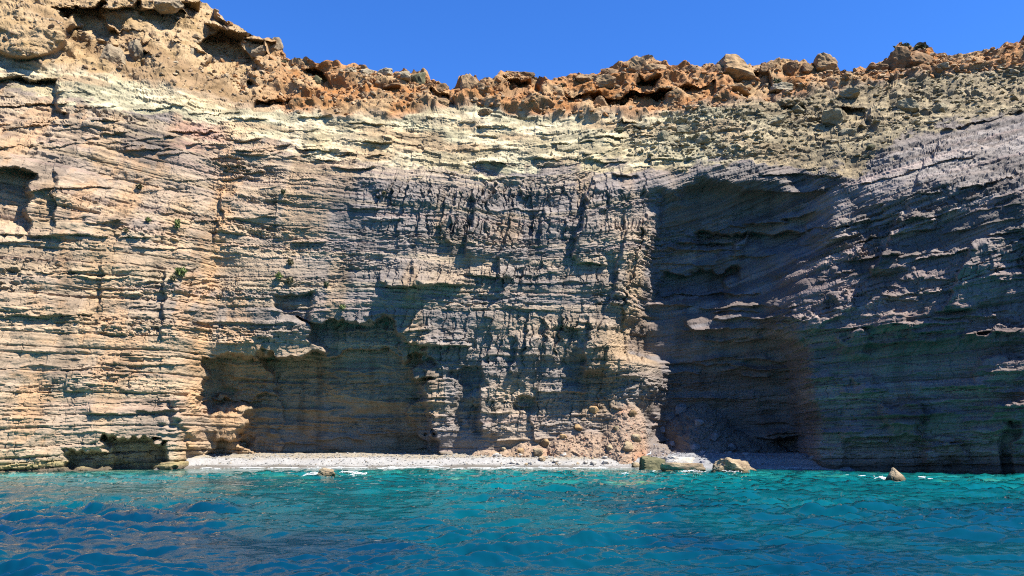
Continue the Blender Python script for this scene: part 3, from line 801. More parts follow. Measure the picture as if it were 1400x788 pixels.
def rock_shape(seed, level, dims, box=0.5, planes=11, rough=0.06, flat_top=False, lobes=0.07):
    """a broken stone: cut by random planes, box-like or rounded, with a weathered skin; dims are full sizes"""
    r = np.random.default_rng(seed)
    v, f = ico(level)
    n = r.normal(size=(planes, 3)); n /= np.linalg.norm(n, axis=1, keepdims=True)
    d_ = r.uniform(0.58, 0.9, planes)
    ax = np.array([[1, 0, 0], [-1, 0, 0], [0, 1, 0], [0, -1, 0], [0, 0, 1], [0, 0, -1]], float)
    ax = ax + r.normal(size=ax.shape) * 0.16; ax /= np.linalg.norm(ax, axis=1, keepdims=True)
    n = np.concatenate([n, ax]); d_ = np.concatenate([d_, np.full(6, 1.0 - 0.35 * box)])
    if flat_top:
        n = np.concatenate([n, [[0.06, 0.05, 1.0]]]); d_ = np.concatenate([d_, [0.55]])
    q = v @ n.T
    rad = np.min(np.where(q > 0.02, d_ / np.maximum(q, 0.02), 9), axis=1)
    rad = np.minimum(rad, 1.25)
    o = r.uniform(0, 90, 3)
    rad = rad * (1 + lobes * vnoise(v[:, 0] * 1.6 + o[0], v[:, 1] * 1.6 + o[1], v[:, 2] * 1.6 + o[2], 3))
    rad = rad * (1 + rough * fbm(v[:, 0] * 4 + o[1], v[:, 1] * 4 + o[2], v[:, 2] * 4 + o[0], 3, 5))
    p = v * rad[:, None]
    p = (p - (p.max(0) + p.min(0)) / 2) / (p.max(0) - p.min(0)) * np.array(dims)
    return p, f

M_rust = rock_material('rusty_limestone', colour=(0.23, 0.13, 0.06), colour2=(0.11, 0.07, 0.035), bump=0.6, fine=5.0)
M_buff = rock_material('buff_limestone', colour=(0.30, 0.195, 0.095), colour2=(0.15, 0.095, 0.05), bump=0.6, fine=5.0)
M_pale = rock_material('pale_limestone', colour=(0.30, 0.25, 0.17), colour2=(0.20, 0.16, 0.10), bump=0.5, fine=5.0)
M_green = rock_material('grey_green_schist', colour=(0.25, 0.215, 0.135), colour2=(0.17, 0.145, 0.09), bump=0.6, fine=5.0)
M_mossy = rock_material('dark_mossy_rock', colour=(0.13, 0.115, 0.06), colour2=(0.05, 0.05, 0.025), bump=0.7, fine=6.0)
M_sand = rock_material('sandy_boulder_rock', colour=(0.27, 0.21, 0.13), colour2=(0.17, 0.125, 0.075), bump=0.7, fine=5.0)
M_wet = rock_material('sea_boulder_rock', colour=(0.27, 0.21, 0.13), colour2=(0.16, 0.115, 0.07), bump=0.7, fine=5.0, wet=True)
M_white = rock_material('white_stone', colour=(0.34, 0.32, 0.285), colour2=(0.25, 0.225, 0.19), bump=0.4, fine=9.0)
M_shade_grey = rock_material('shade_toned_stone', colour=(0.20, 0.195, 0.21), colour2=(0.13, 0.125, 0.13), bump=0.5, fine=7.0)  # shaded copy of the pale stones, with shade put into the colour
MATS = dict(sea=M_wet, rust=M_rust, buff=M_buff, pale=M_pale, green=M_green, mossy=M_mossy, sand=M_sand, white=M_white, shade_grey=M_shade_grey)

def place_rock(name, label, group, pos, dims, mat, seed, level=3, rotz=0.0, cat='rock', tilt=(0, 0), **kw):
    v, f = rock_shape(seed, level, dims, **kw)
    o = mesh_obj(name, v, f, MATS[mat])
    o.location = pos
    o.rotation_euler = (tilt[0], tilt[1], rotz)
    return tag(o, label, cat, group)

# boulders in the shallows, each standing on the bottom where the photograph shows its waterline
def on_water(u, v):
    a, b = ray(u, v)
    y = -CAM_Z / float(b)
    return float(a) * y, y
x, y = on_water(896, 643.5)
k_ = y / F
block_h = 23 * k_
block_top = 18.5 * k_
place_rock('boulder', 'dark green-brown square block of rock at the edge of the beach', None, (x, y + 1.1, block_top - block_h / 2), (35 * k_, 2.2, block_h), 'mossy', 404, 4, 0.12, 'boulder', box=0.9, planes=3, rough=0.045, lobes=0.05)
x, y = on_water(937, 646)
place_rock('rock_slab', 'low cream-coloured flat slab between the square block and the domed boulder', None, (x, y + 1.3, 0.12), (60 * y / F, 2.8, 1.25), 'sea', 31, 4, -0.08, 'rock', box=0.8, planes=5, rough=0.06, flat_top=True)
x, y = on_water(925, 640)
place_rock('rock_slab', 'white sunlit ledge rising behind the cream slab on the shore', None, (x + 0.6, y + 1.2, 0.35), (48 * y / F, 2.4, 1.3), 'white', 37, 4, 0.1, 'rock', box=0.8, planes=5, rough=0.05, flat_top=True)
x, y = on_water(1010, 647)
place_rock('boulder', 'large domed tan boulder standing in the shallows before the shaded beach', None, (x, y + 1.5, 0.30), (58 * y / F, 3.4, 1.75), 'sea', 52, 5, 0.2, 'boulder', box=0.15, planes=9, rough=0.09)
x, y = on_water(986, 647)
place_rock('boulder', 'small broken rock against the left foot of the domed boulder', None, (x, y + 0.7, 0.10), (20 * y / F, 1.2, 0.9), 'sea', 57, 4, 0.5, 'boulder', box=0.3, rough=0.1)
x, y = on_water(1233, 658)
pv, pf = ico(4)
# pointed fin: steep on the left, long slope on the right
w_, h_ = 36 * y / F, 17.5 * y / F
tt = np.clip((pv[:, 2] + 1) / 2, 0, 1)
fx = pv[:, 0] * w_ / 2 * (1.12 - 0.95 * tt) - 0.17 * w_ * tt
fy = pv[:, 1] * 0.75 * (1.1 - 0.8 * tt)
fz = (tt - 0.38) * h_ / 0.62
nn_ = 1 + 0.10 * fbm(pv[:, 0] * 2.5 + 3, pv[:, 1] * 2.5, pv[:, 2] * 2.5, 4, 8)
fin = mesh_obj('boulder', np.stack([fx * nn_, fy * nn_, fz], -1), pf, M_wet)
fin.location = (x, y + 0.4, 0)
tag(fin, 'pointed tan rock rising from the water before the dark right-hand wall', 'boulder')
x, y = on_water(444, 652.5)
place_rock('boulder', 'small knobbly ochre rock awash in foam before the white beach', None, (x, y + 0.4, 0.16), (25 * y / F, 1.0, 0.95), 'sea', 61, 4, 0.3, 'boulder', box=0.3, rough=0.14, lobes=0.3)
x, y = on_water(871, 640.5)
place_rock('boulder', 'small low tan stone just left of the square block', None, (x, y + 0.5, 0.15), (13 * y / F, 0.8, 0.75), 'sea', 67, 3, 0.3, 'boulder', box=0.3, rough=0.08)

# rocks along the rim and on the upper slopes: (u, v of centre, width px, height px, material, seed, box, label)
RIM = [
 (1003, 94, 48, 36, 'buff', 101, 0.97, 'largest flat-topped buff block on the skyline'),
 (978, 97, 24, 22, 'rust', 102, 0.4, 'dark rusty rock leaning on the left of the largest skyline block'),
 (1128, 89, 34, 26, 'buff', 103, 0.9, 'pale grey boulder perched alone where the rim dips'),
 (641, 114, 28, 32, 'buff', 104, 0.3, 'jagged crooked pinnacle in the lowest notch of the skyline'),
 (654, 122, 22, 20, 'buff', 105, 0.4, 'broken rock at the right foot of the crooked pinnacle'),
 (573, 108, 20, 24, 'mossy', 106, 0.4, 'dark knob of rock at the right end of the pale rim slabs'),
 (602, 122, 26, 16, 'rust', 107, 0.4, 'low dark rock on the rim below the dark knob'),
 (872, 92, 30, 30, 'buff', 108, 0.3, 'sharp buff peak standing highest on the middle skyline'),
 (896, 96, 34, 20, 'buff', 109, 0.5, 'buff blocks shoulder right of the sharp buff peak'),
 (706, 110, 46, 22, 'rust', 110, 0.3, 'arched rusty hump of rock on the skyline'),
 (833, 100, 26, 16, 'rust', 111, 0.4, 'rusty rock left of the sharp buff peak'),
 (800, 108, 28, 14, 'buff', 112, 0.5, 'low buff slab on the gently rising rim'),
 (824, 114, 40, 18, 'buff', 113, 0.3, 'rounded layered boulder below the rim left of the sharp peak'),
 (945, 98, 28, 18, 'rust', 114, 0.4, 'brown rock between the sharp peak and the largest block'),
 (1046, 96, 22, 18, 'rust', 115, 0.5, 'rusty block next to the right of the largest skyline block'),
 (1078, 94, 26, 18, 'rust', 116, 0.5, 'rusty block midway between largest block and pale perched boulder'),
 (1102, 94, 18, 16, 'rust', 117, 0.5, 'rusty block touching the left of the pale perched boulder'),
 (1226, 82, 34, 34, 'rust', 118, 0.3, 'left lump of the shrub-topped rusty outcrop on the skyline'),
 (1256, 80, 36, 30, 'rust', 119, 0.3, 'right lump of the shrub-topped rusty outcrop on the skyline'),
 (1200, 94, 30, 16, 'rust', 120, 0.4, 'low rusty rock at the left foot of the shrub-topped outcrop'),
 (478, 97, 22, 9, 'pale', 121, 0.8, 'first thin pale slab of the rim edge, right of the sandy bluff'),
 (502, 98, 24, 11, 'pale', 122, 0.8, 'pale slab second in the row along the rim edge'),
 (527, 100, 24, 13, 'pale', 123, 0.8, 'pale slab third in the row along the rim edge'),
 (551, 104, 22, 13, 'pale', 124, 0.8, 'pale slab fourth in the row, beside the dark knob'),
 (153, 78, 28, 36, 'sand', 125, 0.3, 'upright sandy boulder below the round sandy boss'),
 (188, 72, 26, 34, 'sand', 126, 0.3, 'sandy boulder right of the upright one under the bluff'),
 (265, 72, 17, 14, 'pale', 127, 0.3, 'pale stone set in the shaded hollow of the sandy bluff'),
 (241, 86, 9, 7, 'pale', 128, 0.2, 'small pale stone lying under the sandy bluff hollow'),
 (268, 52, 14, 9, 'sand', 129, 0.2, 'small rounded stone above the shaded bluff hollow'),
 (228, 8, 42, 18, 'sand', 130, 0.2, 'long rounded boulder near the top of the sandy bluff'),
 (376, 62, 20, 22, 'sand', 131, 0.5, 'overhanging block at the right end of the sandy bluff'),
 (354, 70, 22, 18, 'sand', 132, 0.4, 'pale sided block left of the overhanging bluff end'),
 (782, 130, 30, 16, 'rust', 133, 0.4, 'rusty boulder below the low buff slab'),
 (820, 142, 26, 18, 'buff', 134, 0.5, 'upright buff block at the lower edge of the rusty band'),
 (850, 138, 20, 16, 'rust', 135, 0.4, 'rusty block next to the upright buff block'),
 (598, 140, 34, 16, 'buff', 136, 0.4, 'grey-buff ledge rock at the foot of the rusty band'),
 (535, 118, 30, 10, 'rust', 137, 0.4, 'rusty ledge rock below the row of pale slabs'),
 (432, 112, 20, 14, 'mossy', 138, 0.3, 'dark rock in the orange slope right of the sandy bluff'),
 (664, 154, 22, 10, 'buff', 139, 0.4, 'grey stone in the orange earth below the pinnacle'),
 (1140, 162, 40, 24, 'green', 140, 0.5, 'largest grey-green slab of the upper right slope'),
 (1090, 152, 32, 14, 'green', 141, 0.6, 'grey-green slab left of the largest slope slab'),
 (1158, 130, 34, 14, 'green', 142, 0.6, 'tilted grey-green slab above the largest slope slab'),
 (1240, 146, 30, 18, 'green', 143, 0.3, 'rounded grey-green boulder below the shrub-topped outcrop'),
 (1285, 148, 22, 14, 'green', 144, 0.4, 'grey-green stone right of the rounded slope boulder'),
 (1068, 120, 30, 12, 'pale', 145, 0.5, 'pale slab below the rusty block row'),
 (1010, 122, 34, 10, 'buff', 146, 0.5, 'flat buff slab directly below the largest skyline block'),
 (1060, 166, 32, 14, 'green', 147, 0.5, 'grey-green ledge stone left of the pale gully'),
 (1160, 180, 22, 12, 'green', 148, 0.4, 'grey stone below the largest grey-green slab'),
 (1190, 203, 16, 9, 'mossy', 149, 0.3, 'dark stone lying in the gully head'),
 (1140, 193, 12, 8, 'pale', 150, 0.3, 'small white stone in the gully rubble'),
 (1212, 122, 12, 8, 'buff', 151, 0.3, 'small brown stone left of the rusty outcrop foot'),
 (1386, 98, 12, 7, 'pale', 152, 0.3, 'small pale stone on the far right rusty slope'),
 (1290, 90, 18, 8, 'pale', 153, 0.5, 'thin tilted pale slab right of the rusty outcrop'),
 (846, 178, 14, 10, 'mossy', 154, 0.3, 'small dark stone on the pale slope'),
 (905, 186, 20, 14, 'green', 155, 0.3, 'grey rounded block in the crumpled grey bed'),
 (935, 176, 24, 12, 'green', 156, 0.4, 'grey slab above the crumpled grey bed'),
 (962, 190, 22, 14, 'green', 157, 0.3, 'grey knob right in the crumpled grey bed'),
 (878, 172, 24, 10, 'green', 158, 0.4, 'grey slab at the left end of the crumpled bed'),
]
for (u, v, wpx, hpx, m, sd, bx_, lab) in RIM:
    p = surf(u, v + 0.30 * hpx)
    D_ = p[1]
    x, y, z = [float(t) for t in at(u, v + 0.08 * hpx, D_ + 0.15)]
    k_ = D_ / F
    place_rock('rim_rock' if v < 130 else 'slope_rock', lab, 'rocks along the rim and upper slope', (x, y, z - 0.05), (wpx * k_ * 1.05, max(wpx, hpx) * k_ * 0.95, hpx * k_ * 1.15), m, sd, 3 if wpx < 22 else 4,
               LR.uniform(-0.5, 0.5), 'rock', tilt=(LR.uniform(-0.15, 0.15), LR.uniform(-0.2, 0.2)), box=bx_, rough=0.07, planes=4 if bx_ > 0.85 else 11)

# rubble strewn over the rim, the upper slopes and the heaps: too many small stones to count
def scatter(name, label, spots, mats, seed, smin, smax, flat=0.7, level=1, power=2.2):
    r = np.random.default_rng(seed)
    base = [rock_shape(seed + i, level, (1, 1, flat), rough=0.1) for i in range(8)]
    V_, F_, C_ = [], [], []
    n0 = 0
    for (x, y, z, tint) in spots:
        bv, bf = base[r.integers(8)]
        a = r.uniform(0, 6.28); ca, sa = math.cos(a), math.sin(a)
        sc = smin + (smax - smin) * r.random() ** power
        e = r.uniform(0.75, 1.3, 3) * sc
        q = bv * e
        q = np.stack([q[:, 0] * ca - q[:, 1] * sa, q[:, 0] * sa + q[:, 1] * ca, q[:, 2] + 0.25 * r.normal() * q[:, 0]], -1) + np.array([x, y, z + 0.12 * sc])
        V_.append(q); F_.append(bf + n0); n0 += len(bv)
        C_.append(np.repeat(np.array(tint)[None] * r.uniform(0.75, 1.25), len(bv), 0))
    o = mesh_obj(name, np.concatenate(V_), np.concatenate(F_), mats)
    set_colour(o, np.concatenate(C_))
    return tag(o, label, 'stones', kind='stuff')
rs = np.random.default_rng(77)
spots = []
for _ in range(4200):
    u = rs.uniform(300, 1540); c = int((u + 160) / STEP)
    la = np.interp(u, [300, 400, 650, 800, 1000, 1180, 1400, 1540], [110, 154, 142, 160, 142, 112, 90, 68])
    v = rs.uniform(sky_line[c] + 2, la + 4)
    p = surf(u, v); tint = [0.25, 0.13, 0.055] if rs.random() < 0.65 else [0.27, 0.19, 0.11]
    spots.append((*p, tint))
scatter('rim_rubble', 'loose rusty rubble strewn along the orange rim', spots, M_cliff, 501, 0.08, 0.75, power=3.2)
spots = []
for _ in range(2400):
    u = rs.uniform(860, 1560); v = np.interp(u, [860, 1000, 1180, 1260, 1560], [170, 150, 120, 105, 60]) + rs.uniform(0, 75) * np.interp(u, [860, 1000, 1180, 1300, 1560], [0.6, 0.9, 1.3, 0.9, 0.9])
    p = surf(u, v); spots.append((*p, [0.22, 0.185, 0.115] if rs.random() < 0.7 else [0.29, 0.25, 0.16]))
scatter('slope_rubble', 'grey-green slabby rubble covering the upper right slope', spots, M_cliff, 502, 0.09, 0.75, 0.4, power=2.8)
spots = []
hr, hcx = np.where(HEAP > 0.6)
for i_ in rs.integers(0, len(hr), 2600):
    p = P[hr[i_], hcx[i_]]; u = Ug[hr[i_], hcx[i_]]
    if p[2] < 0.3: continue
    red = rs.random() < 0.4 and 735 < u < 880
    spots.append((*p, [0.28, 0.155, 0.10] if red else ([0.26, 0.185, 0.135] if u < 884 else [0.17, 0.16, 0.165])))  # stones past the shadow edge get a grey that carries the shade
scatter('scree', 'scree of small broken stones on the heaps at the cliff foot', spots, M_cliff, 503, 0.05, 0.24)
spots = []
for _ in range(1800):
    u = rs.uniform(-150, 340); c = int((u + 160) / STEP)
    v = rs.uniform(max(sky_line[c], -60), np.interp(u, [-160, 0, 60, 150, 240, 340], [70, 82, 92, 104, 120, 142]))
    spots.append((*surf(u, v), [0.27, 0.20, 0.12] if rs.random() < 0.6 else [0.20, 0.135, 0.08]))
scatter('bluff_gravel', 'gravel and cobbles set in the sandy conglomerate bluff', spots, M_cliff, 505, 0.07, 0.6, 0.8, power=3.0)

# beach shingle (uncountable) and the larger stones one can tell apart
spots = []
for _ in range(6500):
    x = rs.uniform(-29, 28); y = float(shore_y(x)) + 0.8 + abs(rs.normal()) * 3.0
    if rs.random() < 0.55: y = float(shore_y(x)) + rs.uniform(2.8, 6.5)
    z = float(beach_z(np.array([x]), np.array([y]))[0])
    t = [0.235, 0.23, 0.215] if rs.random() < 0.6 else ([0.23, 0.195, 0.145] if rs.random() < 0.7 else [0.13, 0.125, 0.115])
    if x > 13: t = [0.18, 0.18, 0.185]  # shingle in the alcove's shade is coloured darker and greyer for it
    spots.append((x, y, z, t))
scatter('beach_shingle', 'pale shingle and cobbles covering the narrow beach', spots, M_beach, 504, 0.03, 0.2, 0.65, power=3.0)
for i in range(46):
    x = rs.uniform(-3, 12.5) if i < 30 else rs.uniform(13, 27)
    y = float(shore_y(x)) + (rs.uniform(1.2, 6.0) if i < 30 else rs.uniform(1.5, 7))
    z = float(beach_z(np.array([x]), np.array([y]))[0])
    sz = rs.uniform(0.3, 0.75)
    if i < 30:
        place_rock('beach_stone', 'pale loose stone lying on the sunlit beach below the rubble heap', 'loose stones on the sunlit beach', (x, y, z + 0.15 * sz), (sz, sz * 0.8, sz * 0.7), 'white' if i % 3 else 'sand', 600 + i, 3, rs.uniform(0, 6), 'stone', box=0.3)
    else:
        place_rock('beach_stone', 'loose stone toned blue-grey for shade lying on the shaded beach in the alcove', 'loose stones on the shaded beach', (x, y, z + 0.15 * sz), (sz, sz * 0.8, sz * 0.7), 'shade_grey', 600 + i, 3, rs.uniform(0, 6), 'stone', box=0.3)
x, y, z = [float(t) for t in at(921, 628, 75.0)]
place_rock('beach_stone', 'single bright white boulder behind the white sunlit ledge', None, (x, y, z), (0.9, 0.8, 0.6), 'white', 701, 3, 0.3, 'stone', box=0.2)
for i, (u, v, wpx) in enumerate([(735, 620, 14), (712, 617, 10), (688, 614, 9), (812, 560, 14), (842, 586, 10), (865, 566, 12), (868, 600, 16), (770, 598, 11), (832, 612, 12), (745, 606, 12), (858, 612, 18), (790, 585, 12)]):
    p = surf(u, v); k_ = p[1] / F
    place_rock('heap_boulder', 'buff boulder lodged in the sunlit reddish rubble heap', 'boulders of the sunlit heap', (p[0], p[1] - 0.1, p[2]), (wpx * k_, wpx * k_ * 0.9, wpx * k_ * 0.8), 'buff' if i % 2 else 'sand', 720 + i, 3, i * 1.3, 'boulder', box=0.3)
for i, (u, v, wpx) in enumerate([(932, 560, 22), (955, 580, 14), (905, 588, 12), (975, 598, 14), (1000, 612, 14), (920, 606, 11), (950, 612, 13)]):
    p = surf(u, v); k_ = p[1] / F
    place_rock('heap_boulder', 'boulder toned dark grey for shade lodged in the shaded rubble heap', 'boulders of the shaded heap', (p[0], p[1] - 0.1, p[2]), (wpx * k_, wpx * k_ * 0.9, wpx * k_ * 0.8), 'shade_grey', 740 + i, 3, i * 1.7, 'boulder', box=0.3)

# ------------------------------------------------------------------ shrubs
def leaf_material(name, c1, c2):
    m, n, l = new_mat(name)
    out = n.new('ShaderNodeOutputMaterial'); p = n.new('ShaderNodeBsdfPrincipled')
    p.inputs['Roughness'].default_value = 0.7
    tc = n.new('ShaderNodeTexCoord'); t = n.new('ShaderNodeTexNoise'); t.inputs['Scale'].default_value = 6
    l.new(tc.outputs['Object'], t.inputs['Vector'])
    r = n.new('ShaderNodeValToRGB'); r.color_ramp.elements[0].position = 0.35; r.color_ramp.elements[1].position = 0.65
    r.color_ramp.elements[0].color = (*c1, 1); r.color_ramp.elements[1].color = (*c2, 1)
    l.new(t.outputs['Fac'], r.inputs[0]); l.new(r.outputs[0], p.inputs['Base Color']); l.new(p.outputs[0], out.inputs[0])
    return m
M_leaf = leaf_material('fresh_green_leaves', (0.10, 0.14, 0.03), (0.17, 0.19, 0.055))
M_olive = leaf_material('dry_olive_leaves', (0.10, 0.085, 0.035), (0.16, 0.125, 0.055))
M_dark = leaf_material('dark_green_leaves', (0.045, 0.055, 0.02), (0.09, 0.09, 0.035))
M_twig = leaf_material('grey_brown_twigs', (0.10, 0.075, 0.05), (0.16, 0.12, 0.08))
def shrub(label, group, pos, w, h, mat, seed):
    root = bpy.data.objects.new('shrub', None)
    col.objects.link(root)
    root.location = pos
    root.empty_display_size = 0.2
    tag(root, label, 'shrub', group)
    r = np.random.default_rng(seed)
    n = 260
    a = r.normal(size=(n, 3)); a /= np.linalg.norm(a, axis=1, keepdims=True)
    a *= (r.random(n) ** 0.35 * (0.8 + 0.35 * np.sin(a[:, 0] * 5 + seed) * np.cos(a[:, 2] * 4)))[:, None]
    c = a * np.array([w / 2, w / 2.2, h / 2]) + np.array([0, 0, h * 0.5])
    c[:, 2] = np.maximum(c[:, 2], 0.02)
    s1 = r.normal(size=(n, 3)); s1 /= np.linalg.norm(s1, axis=1, keepdims=True)
    s2 = np.cross(s1, r.normal(size=(n, 3))); s2 /= np.linalg.norm(s2, axis=1, keepdims=True)
    L = (0.05 + 0.09 * r.random(n))[:, None] * max(w, h) / 0.6
    vv = np.stack([c - s1 * L, c + s2 * L * 0.4, c + s1 * L, c - s2 * L * 0.4], 1).reshape(-1, 3)
    mesh_obj('foliage', vv, np.arange(n * 4).reshape(n, 4), mat, parent=root)
    tv_, tf_ = [], []
    for i in range(7):
        e = np.array([r.normal() * w * 0.25, r.normal() * w * 0.25 - 0.05, h * r.uniform(0.5, 0.95)])
        b0 = np.array([r.normal() * 0.03, 0.12, -0.08])
        for (q, rad) in ((b0, 0.025), (e, 0.008)):
            for j in range(3):
                an = j * 2.094
                tv_.append(q + rad * np.array([math.cos(an), math.sin(an), 0]))
        k = i * 6
        for j in range(3): tf_.append([k + j, k + (j + 1) % 3, k + 3 + (j + 1) % 3, k + 3 + j])
    mesh_obj('stem', tv_, tf_, M_twig, parent=root)
G1 = 'shrubs rooted in the cliff face'
for i, (u, v, w, h, m, lab) in enumerate([
 (242, 306, 7, 12, M_leaf, 'narrow green shrub high in the fault strip'),
 (246, 372, 15, 12, M_leaf, 'largest yellow-green shrub beside the orange fault strip'),
 (236, 380, 9, 8, M_olive, 'brown shrub just left of the largest yellow-green one'),
 (381, 378, 10, 9, M_leaf, 'green shrub of the pair right of the fault strip'),
 (396, 384, 11, 9, M_olive, 'olive shrub of the pair right of the fault strip'),
 (397, 358, 9, 8, M_olive, 'brown shrub above the green and olive pair'),
 (446, 389, 7, 7, M_dark, 'small dark green shrub alone on the middle face'),
 (468, 420, 8, 6, M_leaf, 'low green shrub on the ledge above the cave'),
 (190, 255, 10, 6, M_olive, 'olive shrub on the sloping ledge of the left headland'),
 (202, 301, 8, 6, M_leaf, 'grey-green shrub on the left headland below the sloping ledge'),
 (172, 315, 7, 5, M_olive, 'small olive tuft over the dark ledge of the left headland'),
 (525, 264, 6, 6, M_olive, 'olive tuft under the pale slope above the hollow'),
 (387, 262, 7, 7, M_dark, 'dark tuft on the upper face left of the olive tuft'),
 (1063, 112, 12, 10, M_dark, 'dark shrub below the rusty skyline blocks'),
 (1234, 66, 22, 9, M_dark, 'dark spiky shrub on the left crown of the rusty outcrop'),
 (1258, 67, 20, 7, M_dark, 'dark shrub on the right crown of the rusty outcrop'),
 (847, 176, 9, 9, M_dark, 'small dark shrub on the pale slope beside the crumpled bed'),
 (768, 118, 10, 6, M_dark, 'dark shrub low on the skyline right of the arched hump'),
 (388, 86, 8, 8, M_dark, 'dark shrub at the right end of the sandy bluff')]):
    p = surf(u, max(v + h * 0.4, sky_line[int((u + 160) / STEP)] + 1)); k_ = p[1] / F
    x, y, z = [float(t) for t in at(u, v + h * 0.5, p[1] - 0.25)]
    shrub(lab, G1, (x, y, z), w * k_ * 1.15, h * k_ * 1.15, m, 900 + i)

# ------------------------------------------------------------------ gull on the square block
def plain(name, c, rough=0.6):
    m, n, l = new_mat(name)
    out = n.new('ShaderNodeOutputMaterial'); p = n.new('ShaderNodeBsdfPrincipled')
    tc = n.new('ShaderNodeTexCoord'); t = n.new('ShaderNodeTexNoise'); t.inputs['Scale'].default_value = 30
    l.new(tc.outputs['Object'], t.inputs['Vector'])
    mx = n.new('ShaderNodeMix'); mx.data_type = 'RGBA'
    mx.inputs['A'].default_value = (*c, 1); mx.inputs['B'].default_value = (*[q * 0.85 for q in c], 1)
    l.new(t.outputs['Fac'], mx.inputs['Factor']); l.new(mx.outputs['Result'], p.inputs['Base Color'])
    p.inputs['Roughness'].default_value = rough
    l.new(p.outputs[0], out.inputs[0]); return m
M_feather = plain('white_feathers', (0.55, 0.55, 0.53)); M_wing = plain('grey_wing_feathers', (0.26, 0.28, 0.30)); M_bill = plain('yellow_bill', (0.45, 0.28, 0.04))
x, y, z = [float(t) for t in at(888, 624.5, on_water(896, 643.5)[1] + 0.75)]
gull = bpy.data.objects.new('gull', None); col.objects.link(gull)
z = block_top - 0.03
gull.location = (x, y, z); gull.rotation_euler = (0, 0, 0.6)
tag(gull, 'small white gull standing on top of the square block', 'bird')
def tube(path, radii, n=10):
    vv, ff = [], []
    path = np.array(path, float)
    for i, q in enumerate(path):
        t = path[min(i + 1, len(path) - 1)] - path[max(i - 1, 0)]; t /= np.linalg.norm(t)
        a = np.cross(t, [0, 1, 0]); a /= np.linalg.norm(a); b = np.cross(t, a)
        for j in range(n):
            an = 2 * math.pi * j / n
            vv.append(q + radii[i] * (a * math.cos(an) + b * math.sin(an)))
    for i in range(len(path) - 1):
        for j in range(n):
            ff.append([i * n + j, i * n + (j + 1) % n, (i + 1) * n + (j + 1) % n, (i + 1) * n + j])
    return vv, ff
v_, f_ = tube([(-0.30, 0, 0.13), (-0.2, 0, 0.15), (-0.08, 0, 0.17), (0.04, 0, 0.2), (0.11, 0, 0.25), (0.14, 0, 0.31), (0.155, 0, 0.355), (0.18, 0, 0.375), (0.21, 0, 0.37), (0.225, 0, 0.365)],
              [0.012, 0.045, 0.078, 0.082, 0.065, 0.04, 0.038, 0.042, 0.03, 0.006])
mesh_obj('body', v_, f_, M_feather, True, gull)
for sgn in (-1, 1):
    v_, f_ = tube([(-0.36, sgn * 0.02, 0.14), (-0.2, sgn * 0.055, 0.17), (-0.05, sgn * 0.07, 0.2), (0.06, sgn * 0.06, 0.21), (0.09, sgn * 0.05, 0.21)], [0.006, 0.028, 0.04, 0.03, 0.006])
    mesh_obj('wing', v_, f_, M_wing, True, gull)
    v_, f_ = tube([(-0.02, sgn * 0.03, 0.13), (0.0, sgn * 0.03, 0.06), (-0.005, sgn * 0.03, -0.01)], [0.012, 0.007, 0.007], 6)
    mesh_obj('leg', v_, f_, M_bill, True, gull)
v_, f_ = tube([(0.215, 0, 0.367), (0.245, 0, 0.362), (0.265, 0, 0.352)], [0.014, 0.01, 0.003], 6)
mesh_obj('bill', v_, f_, M_bill, True, gull)

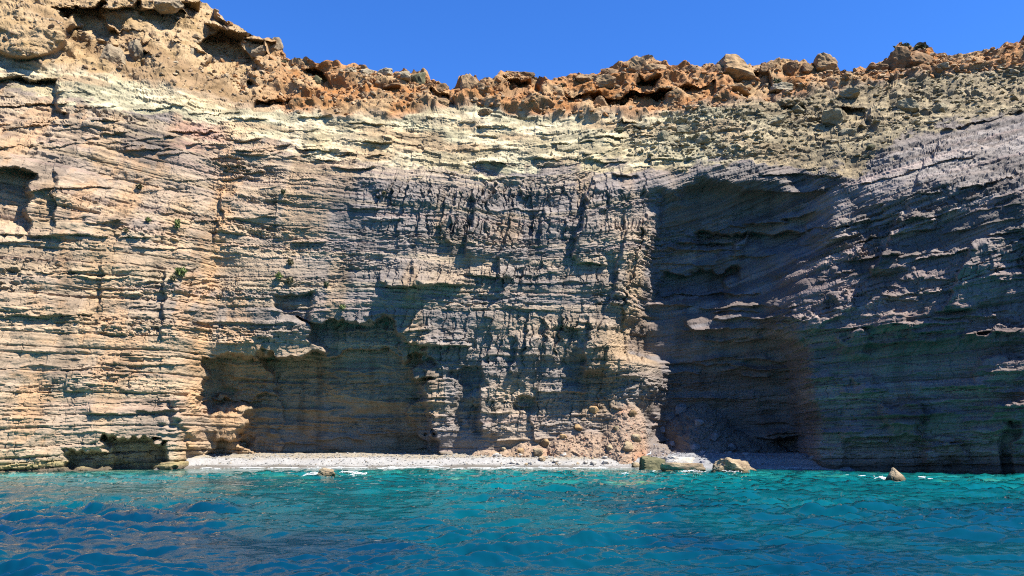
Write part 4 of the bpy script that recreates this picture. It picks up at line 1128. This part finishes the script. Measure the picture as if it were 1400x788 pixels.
# ------------------------------------------------------------------ foam: broken white water along the shore and round the rocks
FX, FY = [], []
def foam_patch(x0, x1, y0, y1, dens, thr, seed, cell=0.11):
    gx = np.arange(x0, x1, cell); gy = np.arange(y0, y1, cell * 0.9)
    a, b = np.meshgrid(gx, gy)
    w = dens(a, b)
    nz = 0.6 * vnoise2(a / 0.9, b / 0.35, seed) + 0.5 * vnoise2(a / 0.3, b / 0.16, seed + 1) + 0.3 * vnoise2(a / 0.12, b / 0.1, seed + 2)
    ok = nz + w > thr
    FX.append(a[ok]); FY.append(b[ok])
sh = lambda a, b: np.exp(-(((b - shore_y(a) - 0.35 * vnoise2(a / 3, a * 0, 131)) - 0.05 + 0.35 * vnoise2(a / 2.2, a * 0, 171)) / 0.30) ** 2) * (1.0 + 0.5 * vnoise2(a / 4, a * 0, 172)) - (b > shore_y(a) + 0.9) * 9
foam_patch(-28, 13.5, 70.0, 74, sh, 0.66, 170, 0.08)
foam_patch(22, 27, 69, 73, sh, 0.7, 173, 0.08)
def round_rock(u, v, ru, rv, thr, seed):
    x0, y0 = on_water(u, v)
    x1, y1 = on_water(u, v - rv)
    rx_ = ru / F * y0; ry_ = max(abs(y1 - y0), 0.5)
    foam_patch(x0 - rx_ * 1.6, x0 + rx_ * 1.6, y0 - ry_ * 1.6, y0 + ry_ * 1.6, lambda a, b: 1.2 - 1.2 * (((a - x0) / rx_) ** 2 + ((b - y0) / ry_) ** 2), thr + 0.1, seed, 0.07)
round_rock(425, 650, 12, 2, 0.8, 180); round_rock(482, 649, 28, 1.3, 0.9, 183); round_rock(1208, 654, 16, 1.6, 0.8, 186); round_rock(1262, 655, 10, 1.0, 0.95, 189)
round_rock(852, 649, 14, 1.2, 0.9, 192); round_rock(1015, 647.5, 30, 0.7, 0.8, 195); round_rock(1180, 652, 40, 0.7, 1.1, 198); round_rock(900, 645, 18, 0.6, 0.9, 201); round_rock(945, 647, 28, 0.5, 0.9, 204)
fx = np.concatenate(FX); fy = np.concatenate(FY)
fz = np.maximum(wave_z(fx, fy), np.where(fy > shore_y(fx), beach_z(fx, fy), -9)) + 0.02
qs = np.array([[-0.04, -0.035, 0], [0.04, -0.035, 0], [0.04, 0.035, 0], [-0.04, 0.035, 0], [0, 0, 0.025]])
fv = (np.stack([fx, fy, fz], -1)[:, None] + qs[None]).reshape(-1, 3)
b5 = np.arange(len(fx))[:, None, None] * 5
ft = (b5 + np.array([[0, 1, 4], [1, 2, 4], [2, 3, 4], [3, 0, 4]])[None]).reshape(-1, 3)
M_foam = plain('white_foam', (0.45, 0.47, 0.47), 0.8)
foam = mesh_obj('foam', fv, ft, M_foam, True)
tag(foam, 'white foam along the waterline and around the rocks', 'foam', kind='stuff')
